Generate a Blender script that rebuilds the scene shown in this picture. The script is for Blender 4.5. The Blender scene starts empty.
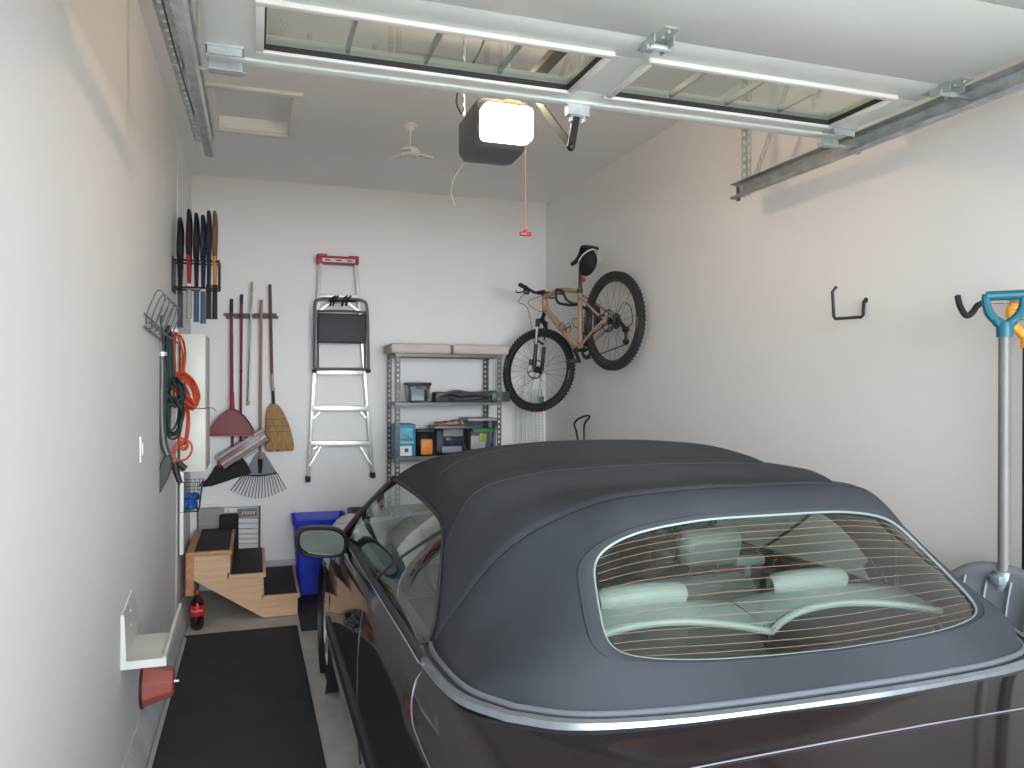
import bpy, bmesh, math, random
from mathutils import Vector as V, Matrix as Mx
random.seed(7)
D = bpy.data
COL = bpy.context.scene.collection
PI = math.pi

# ------------------------------------------------------------------ camera
F = 770.0
YAW, PITCH, ROLL = [math.radians(a) for a in (18.4, 0.0, 0.2)]
EYE = V((0, 0, 1.67))
_f = V((math.sin(YAW)*math.cos(PITCH), math.cos(YAW)*math.cos(PITCH), math.sin(PITCH)))
_r = V((math.cos(YAW), -math.sin(YAW), 0)); _u = _r.cross(_f)
CR = _r*math.cos(ROLL)+_u*math.sin(ROLL); CU = -_r*math.sin(ROLL)+_u*math.cos(ROLL)
cam = D.objects.new('camera', D.cameras.new('camera')); COL.objects.link(cam)
cam.data.sensor_width = 36; cam.data.lens = F/1024*36; cam.data.clip_start = 0.02
m = Mx((CR, CU, -_f)).transposed().to_4x4(); m.translation = EYE
cam.matrix_world = m
bpy.context.scene.camera = cam

def at(px, py, X=None, Y=None, Z=None):
    """measured place of a photo point on a known plane of the room"""
    d = _f+CR*((px-512)/F)-CU*((py-384)/F)
    if X is not None: t = X/d.x
    elif Y is not None: t = Y/d.y
    else: t = (Z-EYE.z)/d.z
    return EYE+d*t

XL, XR, YB, ZC, YF = -0.50, 2.555, 6.69, 3.35, 0.20

# --------------------------------------------------------------- materials
MATS = {}
def mat(name, col, rough=.5, metal=0, var=.06, scale=8, bump=0, bscale=60, coat=0, emit=None, es=0, alpha=None, spec=.5, sheen=0, aniso=None, col2=None, detail=4):
    if name in MATS: return MATS[name]
    m = D.materials.new(name); m.use_nodes = True; nt = m.node_tree; N = nt.nodes; L = nt.links
    b = N['Principled BSDF']
    tc = N.new('ShaderNodeTexCoord'); nz = N.new('ShaderNodeTexNoise')
    nz.inputs['Scale'].default_value = scale; nz.inputs['Detail'].default_value = detail
    src = tc.outputs['Object']
    if aniso:
        mp = N.new('ShaderNodeMapping'); mp.inputs['Scale'].default_value = aniso
        L.new(src, mp.inputs[0]); src = mp.outputs[0]
    L.new(src, nz.inputs['Vector'])
    cr = N.new('ShaderNodeValToRGB'); cr.color_ramp.elements[0].position = .3; cr.color_ramp.elements[1].position = .7
    c2 = col2 or tuple(min(1, c*(1+var)) for c in col)
    c1 = col if col2 else tuple(c*(1-var) for c in col)
    cr.color_ramp.elements[0].color = (*c1, 1); cr.color_ramp.elements[1].color = (*c2, 1)
    L.new(nz.outputs['Fac'], cr.inputs[0]); L.new(cr.outputs[0], b.inputs['Base Color'])
    b.inputs['Roughness'].default_value = rough; b.inputs['Metallic'].default_value = metal
    b.inputs['Specular IOR Level'].default_value = spec
    if coat: b.inputs['Coat Weight'].default_value = coat; b.inputs['Coat Roughness'].default_value = .03
    if sheen: b.inputs['Sheen Weight'].default_value = sheen; b.inputs['Sheen Roughness'].default_value = .5
    if emit: b.inputs['Emission Color'].default_value = (*emit, 1); b.inputs['Emission Strength'].default_value = es
    if bump:
        n2 = N.new('ShaderNodeTexNoise'); n2.inputs['Scale'].default_value = bscale; n2.inputs['Detail'].default_value = 3
        L.new(src, n2.inputs['Vector'])
        bp = N.new('ShaderNodeBump'); bp.inputs['Strength'].default_value = bump; bp.inputs['Distance'].default_value = .004
        L.new(n2.outputs['Fac'], bp.inputs['Height']); L.new(bp.outputs[0], b.inputs['Normal'])
    if alpha is not None: b.inputs['Alpha'].default_value = alpha
    MATS[name] = m; return m

def glass(name, tint, rough=0.0, ior=1.5, boost=0.0):
    if name in MATS: return MATS[name]
    m = D.materials.new(name); m.use_nodes = True; nt = m.node_tree; N = nt.nodes; L = nt.links
    N.remove(N['Principled BSDF']); out = N['Material Output']
    tr = N.new('ShaderNodeBsdfTransparent'); tr.inputs[0].default_value = (*tint, 1)
    gl = N.new('ShaderNodeBsdfGlossy'); gl.inputs['Roughness'].default_value = rough; gl.inputs['Color'].default_value = (.9, .97, .95, 1)
    fr = N.new('ShaderNodeFresnel'); ge = N.new('ShaderNodeNewGeometry')
    mr = N.new('ShaderNodeMapRange'); mr.inputs['To Min'].default_value = ior; mr.inputs['To Max'].default_value = 1/ior   # same reflectance from both sides of a thin sheet
    L.new(ge.outputs['Backfacing'], mr.inputs['Value']); L.new(mr.outputs[0], fr.inputs[0])
    ad = N.new('ShaderNodeMath'); ad.operation = 'ADD'; ad.use_clamp = True; ad.inputs[1].default_value = boost
    mx = N.new('ShaderNodeMixShader')
    L.new(fr.outputs[0], ad.inputs[0]); L.new(ad.outputs[0], mx.inputs[0]); L.new(tr.outputs[0], mx.inputs[1]); L.new(gl.outputs[0], mx.inputs[2])
    L.new(mx.outputs[0], out.inputs[0])
    MATS[name] = m; return m

PAINTW = mat('wall_paint', (.775, .768, .762), .75, var=.015, scale=1.5, bump=.08, bscale=120)
CEILP = mat('ceiling_paint', (.86, .86, .85), .85, var=.015, scale=2, bump=.12, bscale=90)
CONC = mat('concrete', (.50, .48, .44), .8, var=.18, scale=5, bump=.25, bscale=40, detail=8)
CURB = mat('painted_curb', (.60, .61, .62), .75, scale=7, col2=(.46, .48, .51), bump=.2, detail=8)
WHITE = mat('white_trim', (.75, .74, .71), .45, var=.02)
DOORW = mat('door_white', (.70, .745, .715), .4, var=.015, scale=2)
CREAM = mat('cream_plastic', (.72, .70, .62), .4, var=.02)
GALV = mat('galvanised_steel', (.46, .50, .51), .42, .35, var=.22, scale=18)
DKGALV = mat('grey_steel', (.115, .115, .11), .5, .4, var=.15, scale=14)
DARKST = mat('dark_steel', (.045, .045, .048), .45, .7)
ALU = mat('brushed_aluminium', (.72, .72, .70), .35, .55, var=.08, scale=10)
CHROME = mat('chrome', (.75, .77, .78), .12, 1, var=.02)
BLACK = mat('black_plastic', (.012, .012, .014), .45)
BLACKR = mat('black_rubber', (.02, .021, .023), .75, bump=.15)
MATR = mat('rubber_mat', (.023, .027, .034), .8, col2=(.036, .040, .047), scale=4, bump=.6, bscale=260, detail=8)
WOOD = mat('light_plywood', (.60, .37, .21), .6, scale=5, col2=(.74, .49, .31), aniso=(1, 1, 9), bump=.08)
WOODD = mat('orange_wood', (.42, .20, .085), .6, scale=6, col2=(.56, .30, .15), aniso=(6, 1, 9), bump=.08)
CLOTH = mat('soft_top_canvas', (.036, .040, .046), .95, var=.22, scale=3, bump=.25, bscale=500, spec=.15, detail=8)
PAINT = mat('car_paint', (.020, .015, .017), .07, 0, var=.05, scale=3, spec=.36)
SEATM = mat('cream_leather', (.385, .39, .365), .45, var=.04, scale=10, bump=.1)
CABIN = mat('dark_cabin_trim', (.05, .052, .055), .7, var=.1)
CABING = mat('grey_cabin_trim', (.16, .165, .165), .7)
BLUE = mat('blue_bin_plastic', (.010, .030, .52), .42, var=.08)
RED = mat('red_plastic', (.30, .022, .03), .4)
DRED = mat('dark_red_enamel', (.19, .012, .022), .35)
TERRA = mat('terracotta_plastic', (.40, .105, .085), .5, var=.05)
ORANGE = mat('orange_plastic', (.72, .23, .03), .45)
CORDO = mat('orange_cord', (.52, .06, .022), .45)
CORDG = mat('green_cord', (.012, .035, .03), .5)
TEAL = mat('teal_plastic', (.006, .12, .17), .4)
YELL = mat('yellow_orange_plastic', (.85, .35, .02), .4)
GREYP = mat('grey_plastic', (.17, .185, .21), .42)
TAN = mat('tan_frame_paint', (.40, .255, .155), .35, var=.04, coat=.3)
STRAW = mat('straw', (.22, .11, .035), .85, scale=9, col2=(.50, .31, .13), aniso=(30, 30, 1.2), bump=1.0, bscale=14)
TINT = glass('tinted_car_glass', (.62, .72, .69), ior=1.5, boost=.05)
CLEAR = glass('window_glass', (.88, .91, .89), ior=1.45)
SIDEG = glass('side_window_glass', (.66, .78, .74), ior=1.5, boost=.10)
PLASTCLR = glass('clear_plastic', (.86, .86, .88), rough=.2, ior=1.25)
MIRRORG = mat('mirror_glass', (.26, .31, .30), .04, 1, var=.01)
LAMP = mat('glowing_lens', (.9, .85, .75), .5, emit=(1, .86, .66), es=7)

# ----------------------------------------------------------- mesh builder
ORG = {}
class MB:
    def __init__(s): s.bm = bmesh.new()
    def vs(s, pts): return [s.bm.verts.new(p) for p in pts]
    def face(s, vs):
        try: return s.bm.faces.new(vs)
        except ValueError: return None
    def box(s, c, sz, rot=None, bev=0, seg=2):
        b = bmesh.new(); bmesh.ops.create_cube(b, size=1)
        for v in b.verts: v.co = V((v.co.x*sz[0], v.co.y*sz[1], v.co.z*sz[2]))
        if bev: bmesh.ops.bevel(b, geom=b.edges[:], offset=bev, segments=seg, profile=.5, affect='EDGES')
        M = Mx.Translation(V(c)) @ (rot.to_4x4() if rot else Mx.Identity(4))
        s.merge(b, M); return s
    def bb(s, lo, hi, bev=0): return s.box([(a+b)/2 for a, b in zip(lo, hi)], [abs(b-a) for a, b in zip(lo, hi)], bev=bev)
    def merge(s, b, M):
        mp = {}
        for v in b.verts: mp[v] = s.bm.verts.new(M @ v.co)
        for f in b.faces: s.face([mp[v] for v in f.verts])
        b.free()
    def frame(s, d, up=None):
        d = V(d).normalized(); up = V(up) if up else (V((0, 0, 1)) if abs(d.z) < .9 else V((1, 0, 0)))
        a = up.cross(d).normalized(); return d, a, d.cross(a)
    def bar(s, p0, p1, w, h, up=None, bev=0):
        p0, p1 = V(p0), V(p1); d, a, b = s.frame(p1-p0, up)
        s.box((p0+p1)/2, (w, h, (p1-p0).length), Mx((a, b, d)).transposed(), bev); return s
    def tube(s, pts, r, n=8, closed=False, cap=True):
        pts = [V(p) for p in pts]; N = len(pts); rings = []
        rr = r if isinstance(r, (list, tuple)) else [r]*N
        a = None
        for i, p in enumerate(pts):
            if closed: d = pts[(i+1) % N]-pts[i-1]
            else: d = pts[min(i+1, N-1)]-pts[max(i-1, 0)]
            if d.length < 1e-9: d = V((0, 0, 1))
            d.normalize()
            if a is None: a = s.frame(d)[1]
            a = (a-d*a.dot(d)); a = a.normalized() if a.length > 1e-6 else s.frame(d)[1]
            b = d.cross(a)
            rings.append(s.vs([p+(a*math.cos(2*PI*k/n)+b*math.sin(2*PI*k/n))*rr[i] for k in range(n)]))
        for i in range(N if closed else N-1):
            A, B = rings[i], rings[(i+1) % N]
            for k in range(n): s.face([A[k], A[(k+1) % n], B[(k+1) % n], B[k]])
        if cap and not closed: s.face(rings[0][::-1]); s.face(rings[-1])
        return s
    def lathe(s, prof, o, ax, n=24, up=None, arc=2*PI):
        """prof: (radius, offset along ax)"""
        o = V(o); d, a, b = s.frame(ax, up); rings = []
        full = abs(arc-2*PI) < 1e-6
        for r, h in prof:
            if r < 1e-6: rings.append([s.bm.verts.new(o+d*h)])
            else: rings.append(s.vs([o+d*h+(a*math.cos(arc*k/n)+b*math.sin(arc*k/n))*r for k in range(n if full else n+1)]))
        for A, B in zip(rings, rings[1:]):
            K = max(len(A), len(B)); R = range(K if full else K-1)
            for k in R:
                k2 = (k+1) % K
                if len(A) == 1 and len(B) == 1: continue
                if len(A) == 1: s.face([A[0], B[k2], B[k]])
                elif len(B) == 1: s.face([A[k], A[k2], B[0]])
                else: s.face([A[k], A[k2], B[k2], B[k]])
        return s
    def prism(s, poly, ax):
        """poly: list of 3D points in a plane, extruded by ax"""
        ax = V(ax); A = s.vs(poly); B = s.vs([V(p)+ax for p in poly]); n = len(A)
        s.face(A[::-1]); s.face(B)
        for k in range(n): s.face([A[k], A[(k+1) % n], B[(k+1) % n], B[k]])
        return s
    def grid(s, rows, closed=False):
        G = [s.vs(r) for r in rows]
        for A, B in zip(G, G[1:]):
            n = len(A)
            for k in range(n if closed else n-1): s.face([A[k], A[(k+1) % n], B[(k+1) % n], B[k]])
        return G
    def ball(s, c, r, n=12, sc=(1, 1, 1), rot=None):
        b = bmesh.new(); bmesh.ops.create_uvsphere(b, u_segments=n, v_segments=max(6, n//2+1), radius=r)
        M = Mx.Translation(V(c)) @ (rot.to_4x4() if rot else Mx.Identity(4)) @ Mx.Diagonal((*sc, 1)); s.merge(b, M); return s
    def build(s, name, m, parent=None, smooth=35, solid=0, sub=0, bev=0, **tags):
        bmesh.ops.recalc_face_normals(s.bm, faces=s.bm.faces[:])
        me = D.meshes.new(name); 
        if parent is not None: o0 = ORG[parent.name]
        else:
            xs = [v.co for v in s.bm.verts]
            o0 = V(((min(p.x for p in xs)+max(p.x for p in xs))/2, (min(p.y for p in xs)+max(p.y for p in xs))/2, min(p.z for p in xs)))
        for v in s.bm.verts: v.co -= o0
        s.bm.to_mesh(me); s.bm.free()
        for mm in (m if isinstance(m, (list, tuple)) else [m]): me.materials.append(mm)
        for p in me.polygons: p.use_smooth = True
        me.set_sharp_from_angle(angle=math.radians(smooth))
        o = D.objects.new(name, me); COL.objects.link(o)
        if parent is not None: o.parent = parent
        else: o.location = o0
        ORG[o.name] = o0
        if solid: md = o.modifiers.new('solid', 'SOLIDIFY'); md.thickness = solid; md.offset = 0
        if bev: md = o.modifiers.new('bevel', 'BEVEL'); md.width = bev; md.segments = 2; md.limit_method = 'ANGLE'
        if sub: md = o.modifiers.new('sub', 'SUBSURF'); md.levels = sub; md.render_levels = sub
        for k, v in tags.items(): o[k] = v
        return o

def thing(name, loc, label, cat, group=None):
    o = D.objects.new(name, None); COL.objects.link(o); o.location = V(loc); o.empty_display_size = .1
    ORG[o.name] = V(loc); o['label'] = label; o['category'] = cat
    if group: o['group'] = group
    return o
def tag(o, label, cat, group=None):
    o['label'] = label; o['category'] = cat
    if group: o['group'] = group
    return o
def struct(mb, name, m, **k):
    o = mb.build(name, m, **k); o['kind'] = 'structure'; return o

def cr(P, t):
    """Catmull-Rom through list P of tuples at parameter t (0..len-1)"""
    n = len(P); i = max(0, min(n-2, int(math.floor(t)))); f = t-i
    p1, p2 = P[i], P[i+1]
    p0 = P[i-1] if i > 0 else tuple(2*a-b for a, b in zip(p1, p2))
    p3 = P[i+2] if i < n-2 else tuple(2*b-a for a, b in zip(p1, p2))
    return tuple(.5*((2*b)+(-a+c)*f+(2*a-5*b+4*c-d)*f*f+(-a+3*b-3*c+d)*f**3) for a, b, c, d in zip(p0, p1, p2, p3))
def smoothpath(P, n=6, closed=False):
    P = [tuple(p) for p in P]
    if closed:
        Q = [P[-1]]+P+[P[0], P[1]]
        return [V(cr(Q, 1+i/n)) for i in range(len(P)*n)]
    return [V(cr(P, i/n)) for i in range((len(P)-1)*n+1)]
def interp(T, x):
    if x <= T[0][0]: return T[0][1]
    for (a, va), (b, vb) in zip(T, T[1:]):
        if x <= b:
            t = (x-a)/(b-a); return va+(vb-va)*t
    return T[-1][1]

def perf(mb, p0, p1, wdir, w, th, pitch=.05, hole=.5):
    """perforated steel strip: two rails and rungs leaving real slots"""
    p0, p1 = V(p0), V(p1); L = (p1-p0).length; d = (p1-p0)/L; wd = V(wdir); wd = (wd-d*wd.dot(d)).normalized(); nn = d.cross(wd)
    R = Mx((wd, nn, d)).transposed()
    for s_ in (-1, 1): mb.box((p0+p1)/2+wd*s_*w*.36, (w*.28, th, L), R)
    k = max(2, int(L/pitch))
    for i in range(k+1):
        c = p0+d*(L*i/k); mb.box(c, (w*.46, th, L/k*(1-hole)), R)

# ================================================================ SETTING
def wallbox(lo, hi, name, m): return struct(MB().bb(lo, hi), name, m)
wallbox((-7, -14, -.12), (9, YB+.15, 0), 'floor', CONC)
wallbox((XL-.12, YF-.15, 0), (XL, 5.55, ZC), 'wall_left', PAINTW)
wallbox((XL-.12, 5.55, 0), (XL+.003, YB, ZC), 'wall_left_far', PAINTW)
wallbox((XR, YF-.15, 0), (XR+.12, YB, ZC), 'wall_right', PAINTW)
wallbox((XL-.12, YB, 0), (XR+.12, YB+.12, ZC), 'wall_back', PAINTW)
OL, OR_, OT = -.19, 2.31, 2.55
wf = MB()
wf.bb((XL-.6, YF-.15, 0), (OL, YF, ZC)); wf.bb((OR_, YF-.15, 0), (XR+.6, YF, ZC)); wf.bb((OL, YF-.15, OT), (OR_, YF, ZC))
struct(wf, 'wall_front', PAINTW)
# ceiling with the attic hatch opening
hx0, hx1, hy0, hy1 = -.235, .20, 4.66, 5.40
ce = MB()
ce.bb((XL-.12, YF-.15, ZC), (hx0, YB+.12, ZC+.12)); ce.bb((hx1, YF-.15, ZC), (XR+.12, YB+.12, ZC+.12))
ce.bb((hx0, YF-.15, ZC), (hx1, hy0, ZC+.12)); ce.bb((hx0, hy1, ZC), (hx1, YB+.12, ZC+.12))
struct(ce, 'ceiling', CEILP)
t = MB(); w_ = .055
for lo, hi in (((hx0-w_, hy0-w_), (hx1+w_, hy0)), ((hx0-w_, hy1), (hx1+w_, hy1+w_)), ((hx0-w_, hy0), (hx0, hy1)), ((hx1, hy0), (hx1+w_, hy1))):
    t.bb((*lo, ZC-.022), (*hi, ZC), bev=.006)
struct(t, 'trim_1', WHITE)
struct(MB().bb((hx0, hy0, ZC+.075), (hx1, hy1, ZC+.10)), 'trim_2', CEILP)
# foundation curbs along the walls
c = MB(); c.prism([(XL, .2, 0), (XL+.062, .2, 0), (XL+.05, .2, .07), (XL+.006, .2, .14), (XL, .2, .14)], (0, YB-.2, 0)); struct(c, 'baseboard_left', CURB)
c = MB(); c.prism([(XL+.06, YB, 0), (XL+.06, YB-.035, 0), (XL+.06, YB-.03, .18), (XL+.06, YB, .2)], (XR-XL-.06, 0, 0)); struct(c, 'baseboard_back', mat('back_curb', (.52, .53, .53), .7))
c = MB(); c.prism([(XR, .2, 0), (XR-.05, .2, 0), (XR-.045, .2, .12), (XR, .2, .14)], (0, YB-.24, 0)); struct(c, 'baseboard_right', CURB)
# casing of the house door at the top of the steps
struct(MB().bb((XL+.018, 5.60, .515), (XL+.042, 5.70, 1.16), bev=.004), 'trim_3', mat('bright_white_trim', (.86, .87, .87), .4, var=.01))
# grey access panel low in the far left corner, framed white
struct(MB().bb((-.475, YB-.02, .30), (-.435, YB, .66)).bb((-.475, YB-.02, .66), (-.30, YB, .69)), 'trim_4', WHITE)
tag(MB().bb((-.433, YB-.014, .30), (-.24, YB, .655), bev=.003).build('access_panel', mat('grey_board', (.33, .33, .32), .8, scale=20)), 'grey board panel low in the far left corner behind the top step', 'panel')

# =================================================================== CAR
XC = 1.26
car = thing('convertible_car', (XC, 3.0, 0), 'dark brown-black convertible car with a grey fabric soft top, parked on the garage floor', 'car')
Wt = [(.60, .66), (.66, .76), (.75, .83), (1.0, .872), (1.5, .897), (2.0, .91), (4.1, .91), (4.6, .895), (4.95, .85), (5.15, .78), (5.28, .69), (5.36, .56)]
ZBt = [(.60, .78), (.66, .855), (.75, .895), (1.0, .925), (1.5, .945), (2.07, .955), (3.6, .93), (4.0, .905), (4.4, .87), (4.95, .78), (5.2, .70), (5.36, .58)]
ZCt = [(.60, .80), (.66, .89), (.75, .94), (1.0, .968), (1.2, .982), (1.38, .995), (2.0, 1.0), (3.8, .995), (4.4, .93), (4.95, .83), (5.2, .74), (5.36, .60)]
def W(y): return interp(Wt, y)
def prof(y):
    w, zb, zc = W(y), interp(ZBt, y), interp(ZCt, y)
    wb = w-.07; k = (zb-.25)/(.95-.25)
    side = [(w-.11, .20), (w-.025, .24), (w-.008, .34), (w, .45), (w+.001, .56), (w-.002, .25+.42*k), (w-.010, .25+.51*k), (w-.022, .25+.585*k), (w-.040, .25+.645*k), (wb, zb)]
    # densify the side
    out = []
    n = 30
    for i in range(n+1): out.append(cr(side, i*(len(side)-1)/n))
    for f in (.965, .92, .86, .78, .68, .56, .42, .28, .14, 0):
        w2 = wb*f; out.append((w2, zb+(zc-zb)*(1-f*f)+.010*(1-f**8)))
    return out
NS = 31
# soft top control rows: (half width, y, z) from the centre line to the side
TOP = [
 [(0, 3.38, 1.375), (.22, 3.37, 1.370), (.43, 3.34, 1.352), (.60, 3.30, 1.315), (.700, 3.26, 1.262)],
 [(0, 3.00, 1.424), (.24, 3.00, 1.418), (.46, 2.98, 1.395), (.62, 2.95, 1.345), (.690, 2.93, 1.258)],
 [(0, 2.66, 1.449), (.25, 2.66, 1.443), (.47, 2.65, 1.418), (.63, 2.63, 1.362), (.690, 2.62, 1.250)],
 [(0, 2.42, 1.412), (.25, 2.42, 1.406), (.47, 2.41, 1.385), (.635, 2.39, 1.33), (.700, 2.37, 1.225)],
 [(0, 2.22, 1.406), (.26, 2.22, 1.402), (.48, 2.22, 1.385), (.645, 2.22, 1.33), (.735, 2.22, 1.155)],
 [(0, 2.00, 1.378), (.26, 2.00, 1.374), (.475, 2.02, 1.352), (.655, 2.06, 1.265), (.775, 2.11, 1.03)],
 [(0, 1.765, 1.393), (.25, 1.775, 1.387), (.45, 1.82, 1.352), (.645, 1.92, 1.225), (.803, 2.05, .962)],
 [(0, 1.620, 1.305), (.25, 1.635, 1.298), (.47, 1.695, 1.250), (.665, 1.80, 1.125), (.808, 1.88, .962)],
 [(0, 1.455, 1.090), (.27, 1.465, 1.095), (.50, 1.510, 1.090), (.68, 1.59, 1.050), (.790, 1.70, .968)],
 [(0, 1.365, 1.008), (.24, 1.380, 1.002), (.45, 1.412, .993), (.62, 1.475, .982), (.725, 1.575, .972)]]
def S(u, v, off=0):
    """u -1..1 across, v 0..9 front to rear"""
    s_ = 1 if u >= 0 else -1; a = abs(u)*4
    col = []
    for r in TOP:
        R = [(-r[1][0], r[1][1], r[1][2])]+r       # mirrored point keeps the crown smooth
        col.append(cr(R, a+1))
    p = cr(col, v)
    return V((XC+s_*p[0], p[1], p[2]))
def Sn(u, v, off):
    e = .01
    p = S(u, v); a = S(min(1, u+e), v)-S(max(-1, u-e), v); b = S(u, min(9, v+e*4))-S(u, max(0, v-e*4))
    n = a.cross(b); n = n.normalized() if n.length > 1e-9 else V((0, 0, 1))
    if n.z < 0: n = -n
    return p+n*off
def deck_y(w):        # y of the soft top's rear edge at half width w
    R = TOP[9]+[(.790, 1.70, 0), (.808, 1.88, 0), (.803, 2.05, 0)]
    for a, b in zip(R, R[1:]):
        if w <= b[0] and b[0] > a[0]: return a[1]+(b[1]-a[1])*max(0, (w-a[0]))/(b[0]-a[0])
    return 2.2
# body shell
ys = []
y = .60
while y < 5.36: ys.append(y); y += .04
ys.append(5.36)
AR, AZ, AY = .345, .315, (1.74, 4.40)
bm_ = MB(); rings = []
for y in ys:
    P = prof(y); ring = [(-w, z) for w, z in P]+[(w, z) for w, z in P[-2::-1]]
    row = []
    for j, (w, z) in enumerate(ring):
        yy = y
        if abs(w) > .6 and j not in ():
            for ay in AY:
                d = math.hypot(yy-ay, z-AZ)
                if .0 < d and AR-.03 < d < AR+.025:
                    k = AR/d; yy = ay+(yy-ay)*k; z = AZ+(z-AZ)*k
        row.append((XC+w, yy, z))
    rings.append(bm_.vs(row))
n = len(rings[0])
for i in range(len(rings)-1):
    for k in range(n-1):
        f = [rings[i][k], rings[i][k+1], rings[i+1][k+1], rings[i+1][k]]
        c0 = sum((v.co for v in f), V())/4; w0 = abs(c0.x-XC)
        if w0 > .6 and c0.z < .72 and any(math.hypot(c0.y-a, c0.z-AZ) < AR-.004 for a in AY): continue
        wb = W(c0.y)-.07
        if c0.z > .8 and w0 < wb-.028 and c0.y < 3.86 and c0.y > deck_y(w0)+.03: continue
        bm_.face(f)
for ring, rv in ((rings[0], 1), (rings[-1], 0)):
    bm_.face(ring if rv else ring[::-1])
body = bm_.build('body', PAINT, car, smooth=50)
# dark underside, wheel wells
u = MB(); u.bb((XC-.74, .75, .17), (XC+.74, 5.2, .24))
u.build('underbody', BLACK, car)
for sx in (-1, 1):
    for ay in AY:
        wwl = MB(); wwl.lathe([(AR+.006, 0), (AR+.006, .26), (0, .26)], (XC+sx*.905, ay, AZ), (-sx, 0, 0), 32, up=(0, 0, 1)); wwl.build('wheel_well', BLACK, car)
        tyre = MB(); tyre.lathe([(.20, 0), (.235, -.004), (.285, .0), (.305, .02), (.308, .10), (.305, .18), (.285, .20), (.20, .20)], (XC+sx*.885, ay, .309), (-sx, 0, 0), 40)
        ty = tyre.build('wheel', BLACKR, car)
        rm = MB(); rm.lathe([(.212, .19), (.212, .01), (.20, .004), (.19, .03), (.185, .15)], (XC+sx*.885, ay, .309), (-sx, 0, 0), 40)
        rm.lathe([(0, .015), (.045, .018), (.06, .04), (.06, .10), (0, .10)], (XC+sx*.885, ay, .309), (-sx, 0, 0), 20)
        for q in range(5):
            a = q*2*PI/5+.3; rm.bar((XC+sx*.855, ay+.04*math.cos(a), .309+.04*math.sin(a)), (XC+sx*.868, ay+.2*math.cos(a), .309+.2*math.sin(a)), .06, .03, up=(1, 0, 0), bev=.008)
        rm.build('rim', ALU, ty)
# soft top: front patch as a grid, rear patch as a ring round the window
NU = 48
def winpt(th, k=1.0):
    e = 5.0
    c_, s_ = math.cos(th), math.sin(th)
    u_ = abs(c_)**(2/e)*(1 if c_ >= 0 else -1); v_ = abs(s_)**(2/e)*(1 if s_ >= 0 else -1)
    vc, vh = 7.48, .72
    v = vc+vh*v_*k
    hw = .530+.010*v_
    return u_*hw*k, v
st = MB()
VF = 34
rows = [[S(-1+2*i/NU, 6*j/VF) for i in range(NU+1)] for j in range(VF+1)]
G = st.grid(rows)
# ring
NT = 160
def outer(th):
    c_, s_ = math.cos(th), math.sin(th); m_ = max(abs(c_), abs(s_)); return c_/m_, 7.5+1.5*s_/m_
def ringpt(th, t): 
    o_ = outer(th); i_ = winpt(th)
    return S(o_[0]*(1-t)+i_[0]*t, o_[1]*(1-t)+i_[1]*t)
rr = []
for j in range(13):
    t_ = j/12
    rr.append([ringpt(2*PI*i/NT, t_) for i in range(NT)])
st.grid(rr, closed=True)
bmesh.ops.remove_doubles(st.bm, verts=st.bm.verts[:], dist=.0005)
soft = st.build('soft_top', CLOTH, car, smooth=80, solid=.012)
for v_, r_ in ((6.0, .0028), (4.0, .0022), (2.0, .0022), (.25, .004)):
    MB().tube([Sn(-.985+1.97*i/60, v_, .005) for i in range(61)], r_, 8).build('roof_seam', CLOTH, soft)
MB().tube([Sn(*winpt(2*PI*i/NT, 1.07), .006) for i in range(NT)], .0035, 6, closed=True).build('window_hem', CLOTH, soft)
MB().tube([Sn(*winpt(2*PI*i/NT, 1.0), .002) for i in range(NT)], .004, 8, closed=True).build('window_seal', mat('grey_green_seal', (.16, .20, .19), .4), soft)
# edge welt along side and rear
edge = [S(-1, 6-6*i/40) for i in range(41)][::-1]
edgeL = [S(-1, v) for v in [6+3*i/16 for i in range(17)]]+[S(-1+2*i/60, 9) for i in range(1, 60)]+[S(1, 9-3*i/16) for i in range(17)]
def shift(p, o, dz):
    c0 = V((XC, 2.3, p.z)); d = (p-c0); d.z = 0; d.normalize(); return p+d*o+V((0, 0, dz))
MB().tube([shift(p, .004, .002) for p in edgeL], .008, 8).build('rear_welt', mat('grey_welt', (.12, .13, .15), .8), soft)
MB().tube([shift(p, .018, -.008) for p in edgeL], .009, 8).build('rubber_gasket', BLACKR, car)
st2 = MB(); st2.grid([[shift(p, o, dz) for p in edgeL] for o, dz in ((.026, -.010), (.028, .004), (.036, .007), (.046, .002), (.050, -.012))])
st2.build('chrome_strip', mat('satin_metal_strip', (.26, .29, .32), .35, .8, var=.1, scale=30), car, label='satin silver strip round the rear of the soft top')
for sx in (-1, 1):
    MB().tube([S(sx, 5.8*i/40) for i in range(41)], .009, 8).build('window_weatherstrip', BLACKR, car)
    MB().tube([(XC+sx*(W(yy)-.062), yy, interp(ZBt, yy)+.006) for yy in [1.95+.05*i for i in range(37)]], .010, 8).build('belt_moulding', BLACKR, car)
    MB().tube([(XC+sx*(W(yy)-.052), yy, interp(ZBt, yy)-.002) for yy in [1.95+.05*i for i in range(35)]], .0045, 6).build('chrome_moulding', CHROME, car)
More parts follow.
